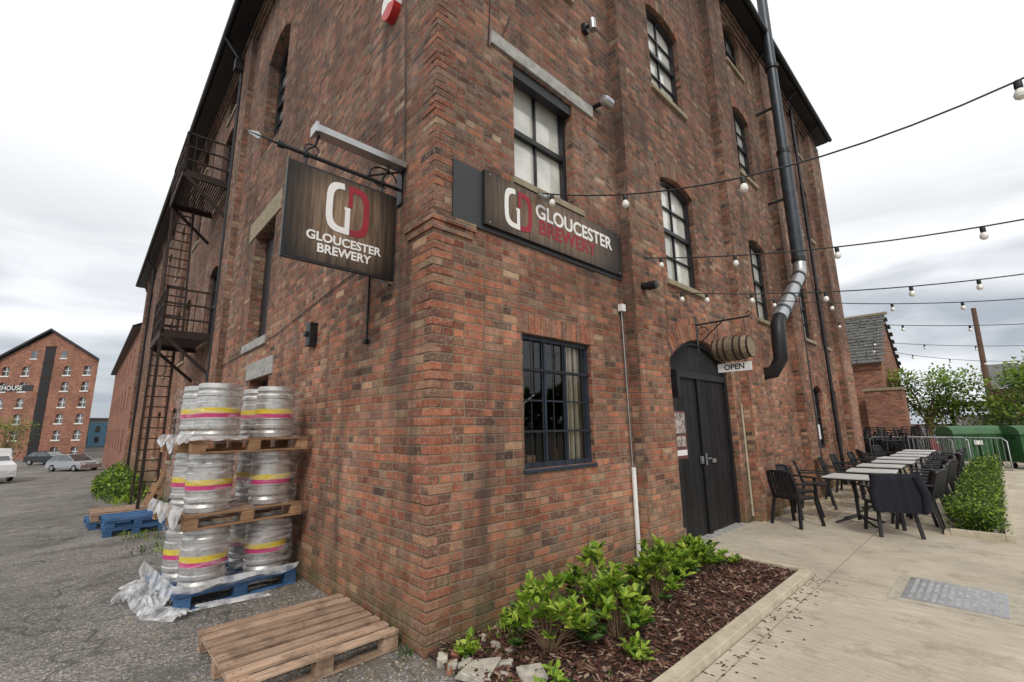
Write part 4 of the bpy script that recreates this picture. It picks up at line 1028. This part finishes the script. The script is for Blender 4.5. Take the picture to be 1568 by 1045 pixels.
mb=MB(); rub=simple("pale_rubble",(.40,.37,.31),.9,0,.35,14,.8)
for i in range(34):
    x,y=R(.0,.5),R(-.75,-.1); r=R(.015,.06); a=R(0,6)
    mb.box((x,y,-.01),(x+r*1.5,y+r,r*.5+.04),rub if random.random()<.7 else ibrick,a,r*.25)
mb.box((.0,-.55,.0),(.26,-.38,.065),rub,.4,.035); mb.box((.22,-.85,.0),(.42,-.70,.055),rub,1.1,.03)
mb.build("rubble_stones",bevel=.01)
mb=MB()
for i in range(3200):
    x=-abs(random.gauss(0,.9))-.02;y=R(-.9,6); r=R(.004,.014)
    vs=[(x+r*math.cos(t*2.1)*R(.7,1.2),y+r*math.sin(t*2.1)*R(.7,1.2),.001) for t in range(3)]+[(x,y,r*.9)]
    mb.add(vs,[(0,1,3),(1,2,3),(2,0,3)],pebm[1] if random.random()<.7 else pebm[0])
mb.build("loose_gravel")
# ------------------------------------------------------------------ world, sun
w=bpy.data.worlds.new("World"); sc.world=w; w.use_nodes=True; nt=w.node_tree; nt.nodes.clear()
N=nt.nodes.new;L=nt.links.new
out=N("ShaderNodeOutputWorld");bg=N("ShaderNodeBackground");sky=N("ShaderNodeTexSky");sky.sky_type='NISHITA';sky.sun_disc=False
tc=N("ShaderNodeTexCoord"); mp=N("ShaderNodeMapping"); mp.inputs['Scale'].default_value=(1,1,4.2); L(tc.outputs['Generated'],mp.inputs[0])
nz=N("ShaderNodeTexNoise"); nz.inputs['Scale'].default_value=2.3; nz.inputs['Detail'].default_value=6; nz.inputs['Roughness'].default_value=.52; nz.inputs['Distortion'].default_value=.4; L(mp.outputs[0],nz.inputs[0])
rp=N("ShaderNodeValToRGB"); L(nz.outputs[0],rp.inputs[0]); rp.color_ramp.elements[0].position=.40; rp.color_ramp.elements[0].color=(.42,.465,.52,1); rp.color_ramp.elements[1].position=.62; rp.color_ramp.elements[1].color=(.95,.97,1,1)
sx=N("ShaderNodeSeparateXYZ"); L(tc.outputs['Generated'],sx.inputs[0]); mr=N("ShaderNodeMapRange"); mr.inputs[1].default_value=.16; mr.inputs[2].default_value=.46; L(sx.outputs[2],mr.inputs[0])
m1=N("ShaderNodeMix"); m1.data_type='RGBA'; L(mr.outputs[0],m1.inputs[0]); L(rp.outputs[0],m1.inputs[6]); m1.inputs[7].default_value=(1.04,1.04,1.04,1)
s10=N("ShaderNodeVectorMath"); s10.operation='SCALE'; s10.inputs['Scale'].default_value=11.0; L(m1.outputs[2],s10.inputs[0])
m2=N("ShaderNodeMix"); m2.data_type='RGBA'; m2.inputs[0].default_value=.93; L(sky.outputs[0],m2.inputs[6]); L(s10.outputs[0],m2.inputs[7])
L(m2.outputs[2],bg.inputs[0]); bg.inputs[1].default_value=.1; L(bg.outputs[0],out.inputs[0])
sun=bpy.data.lights.new("sun",'SUN'); sun.energy=1.5; sun.angle=math.radians(12); sun.color=(1,.94,.86)
so=bpy.data.objects.new("sun",sun); bpy.context.collection.objects.link(so)
D=Vector((-.55,-.58,.75)).normalized()
so.rotation_euler=D.to_track_quat('Z','Y').to_euler()
sky.sun_elevation=math.asin(D.z); sky.sun_rotation=math.atan2(D.x,D.y)
# ------------------------------------------------------------------ camera
f=684.3;yaw=math.radians(46.69);pit=math.radians(10.87);rol=math.radians(-0.81)
Rt=Vector((math.sin(yaw),-math.cos(yaw),0));F0=Vector((math.cos(yaw),math.sin(yaw),0));Z=Vector((0,0,1))
Up=-math.sin(pit)*F0+math.cos(pit)*Z; Fw=math.cos(pit)*F0+math.sin(pit)*Z
ri=math.cos(rol)*Rt+math.sin(rol)*Up; ui=-math.sin(rol)*Rt+math.cos(rol)*Up
M=Matrix((ri,ui,-Fw)).transposed().to_4x4(); M.translation=Vector((-1.999,-3.094,1.65))
cam=bpy.data.cameras.new("camera"); cam.sensor_width=36; cam.lens=f/1568*36; cam.clip_end=1500; cam.clip_start=.05
co=bpy.data.objects.new("camera",cam); bpy.context.collection.objects.link(co); co.matrix_world=M; sc.camera=co
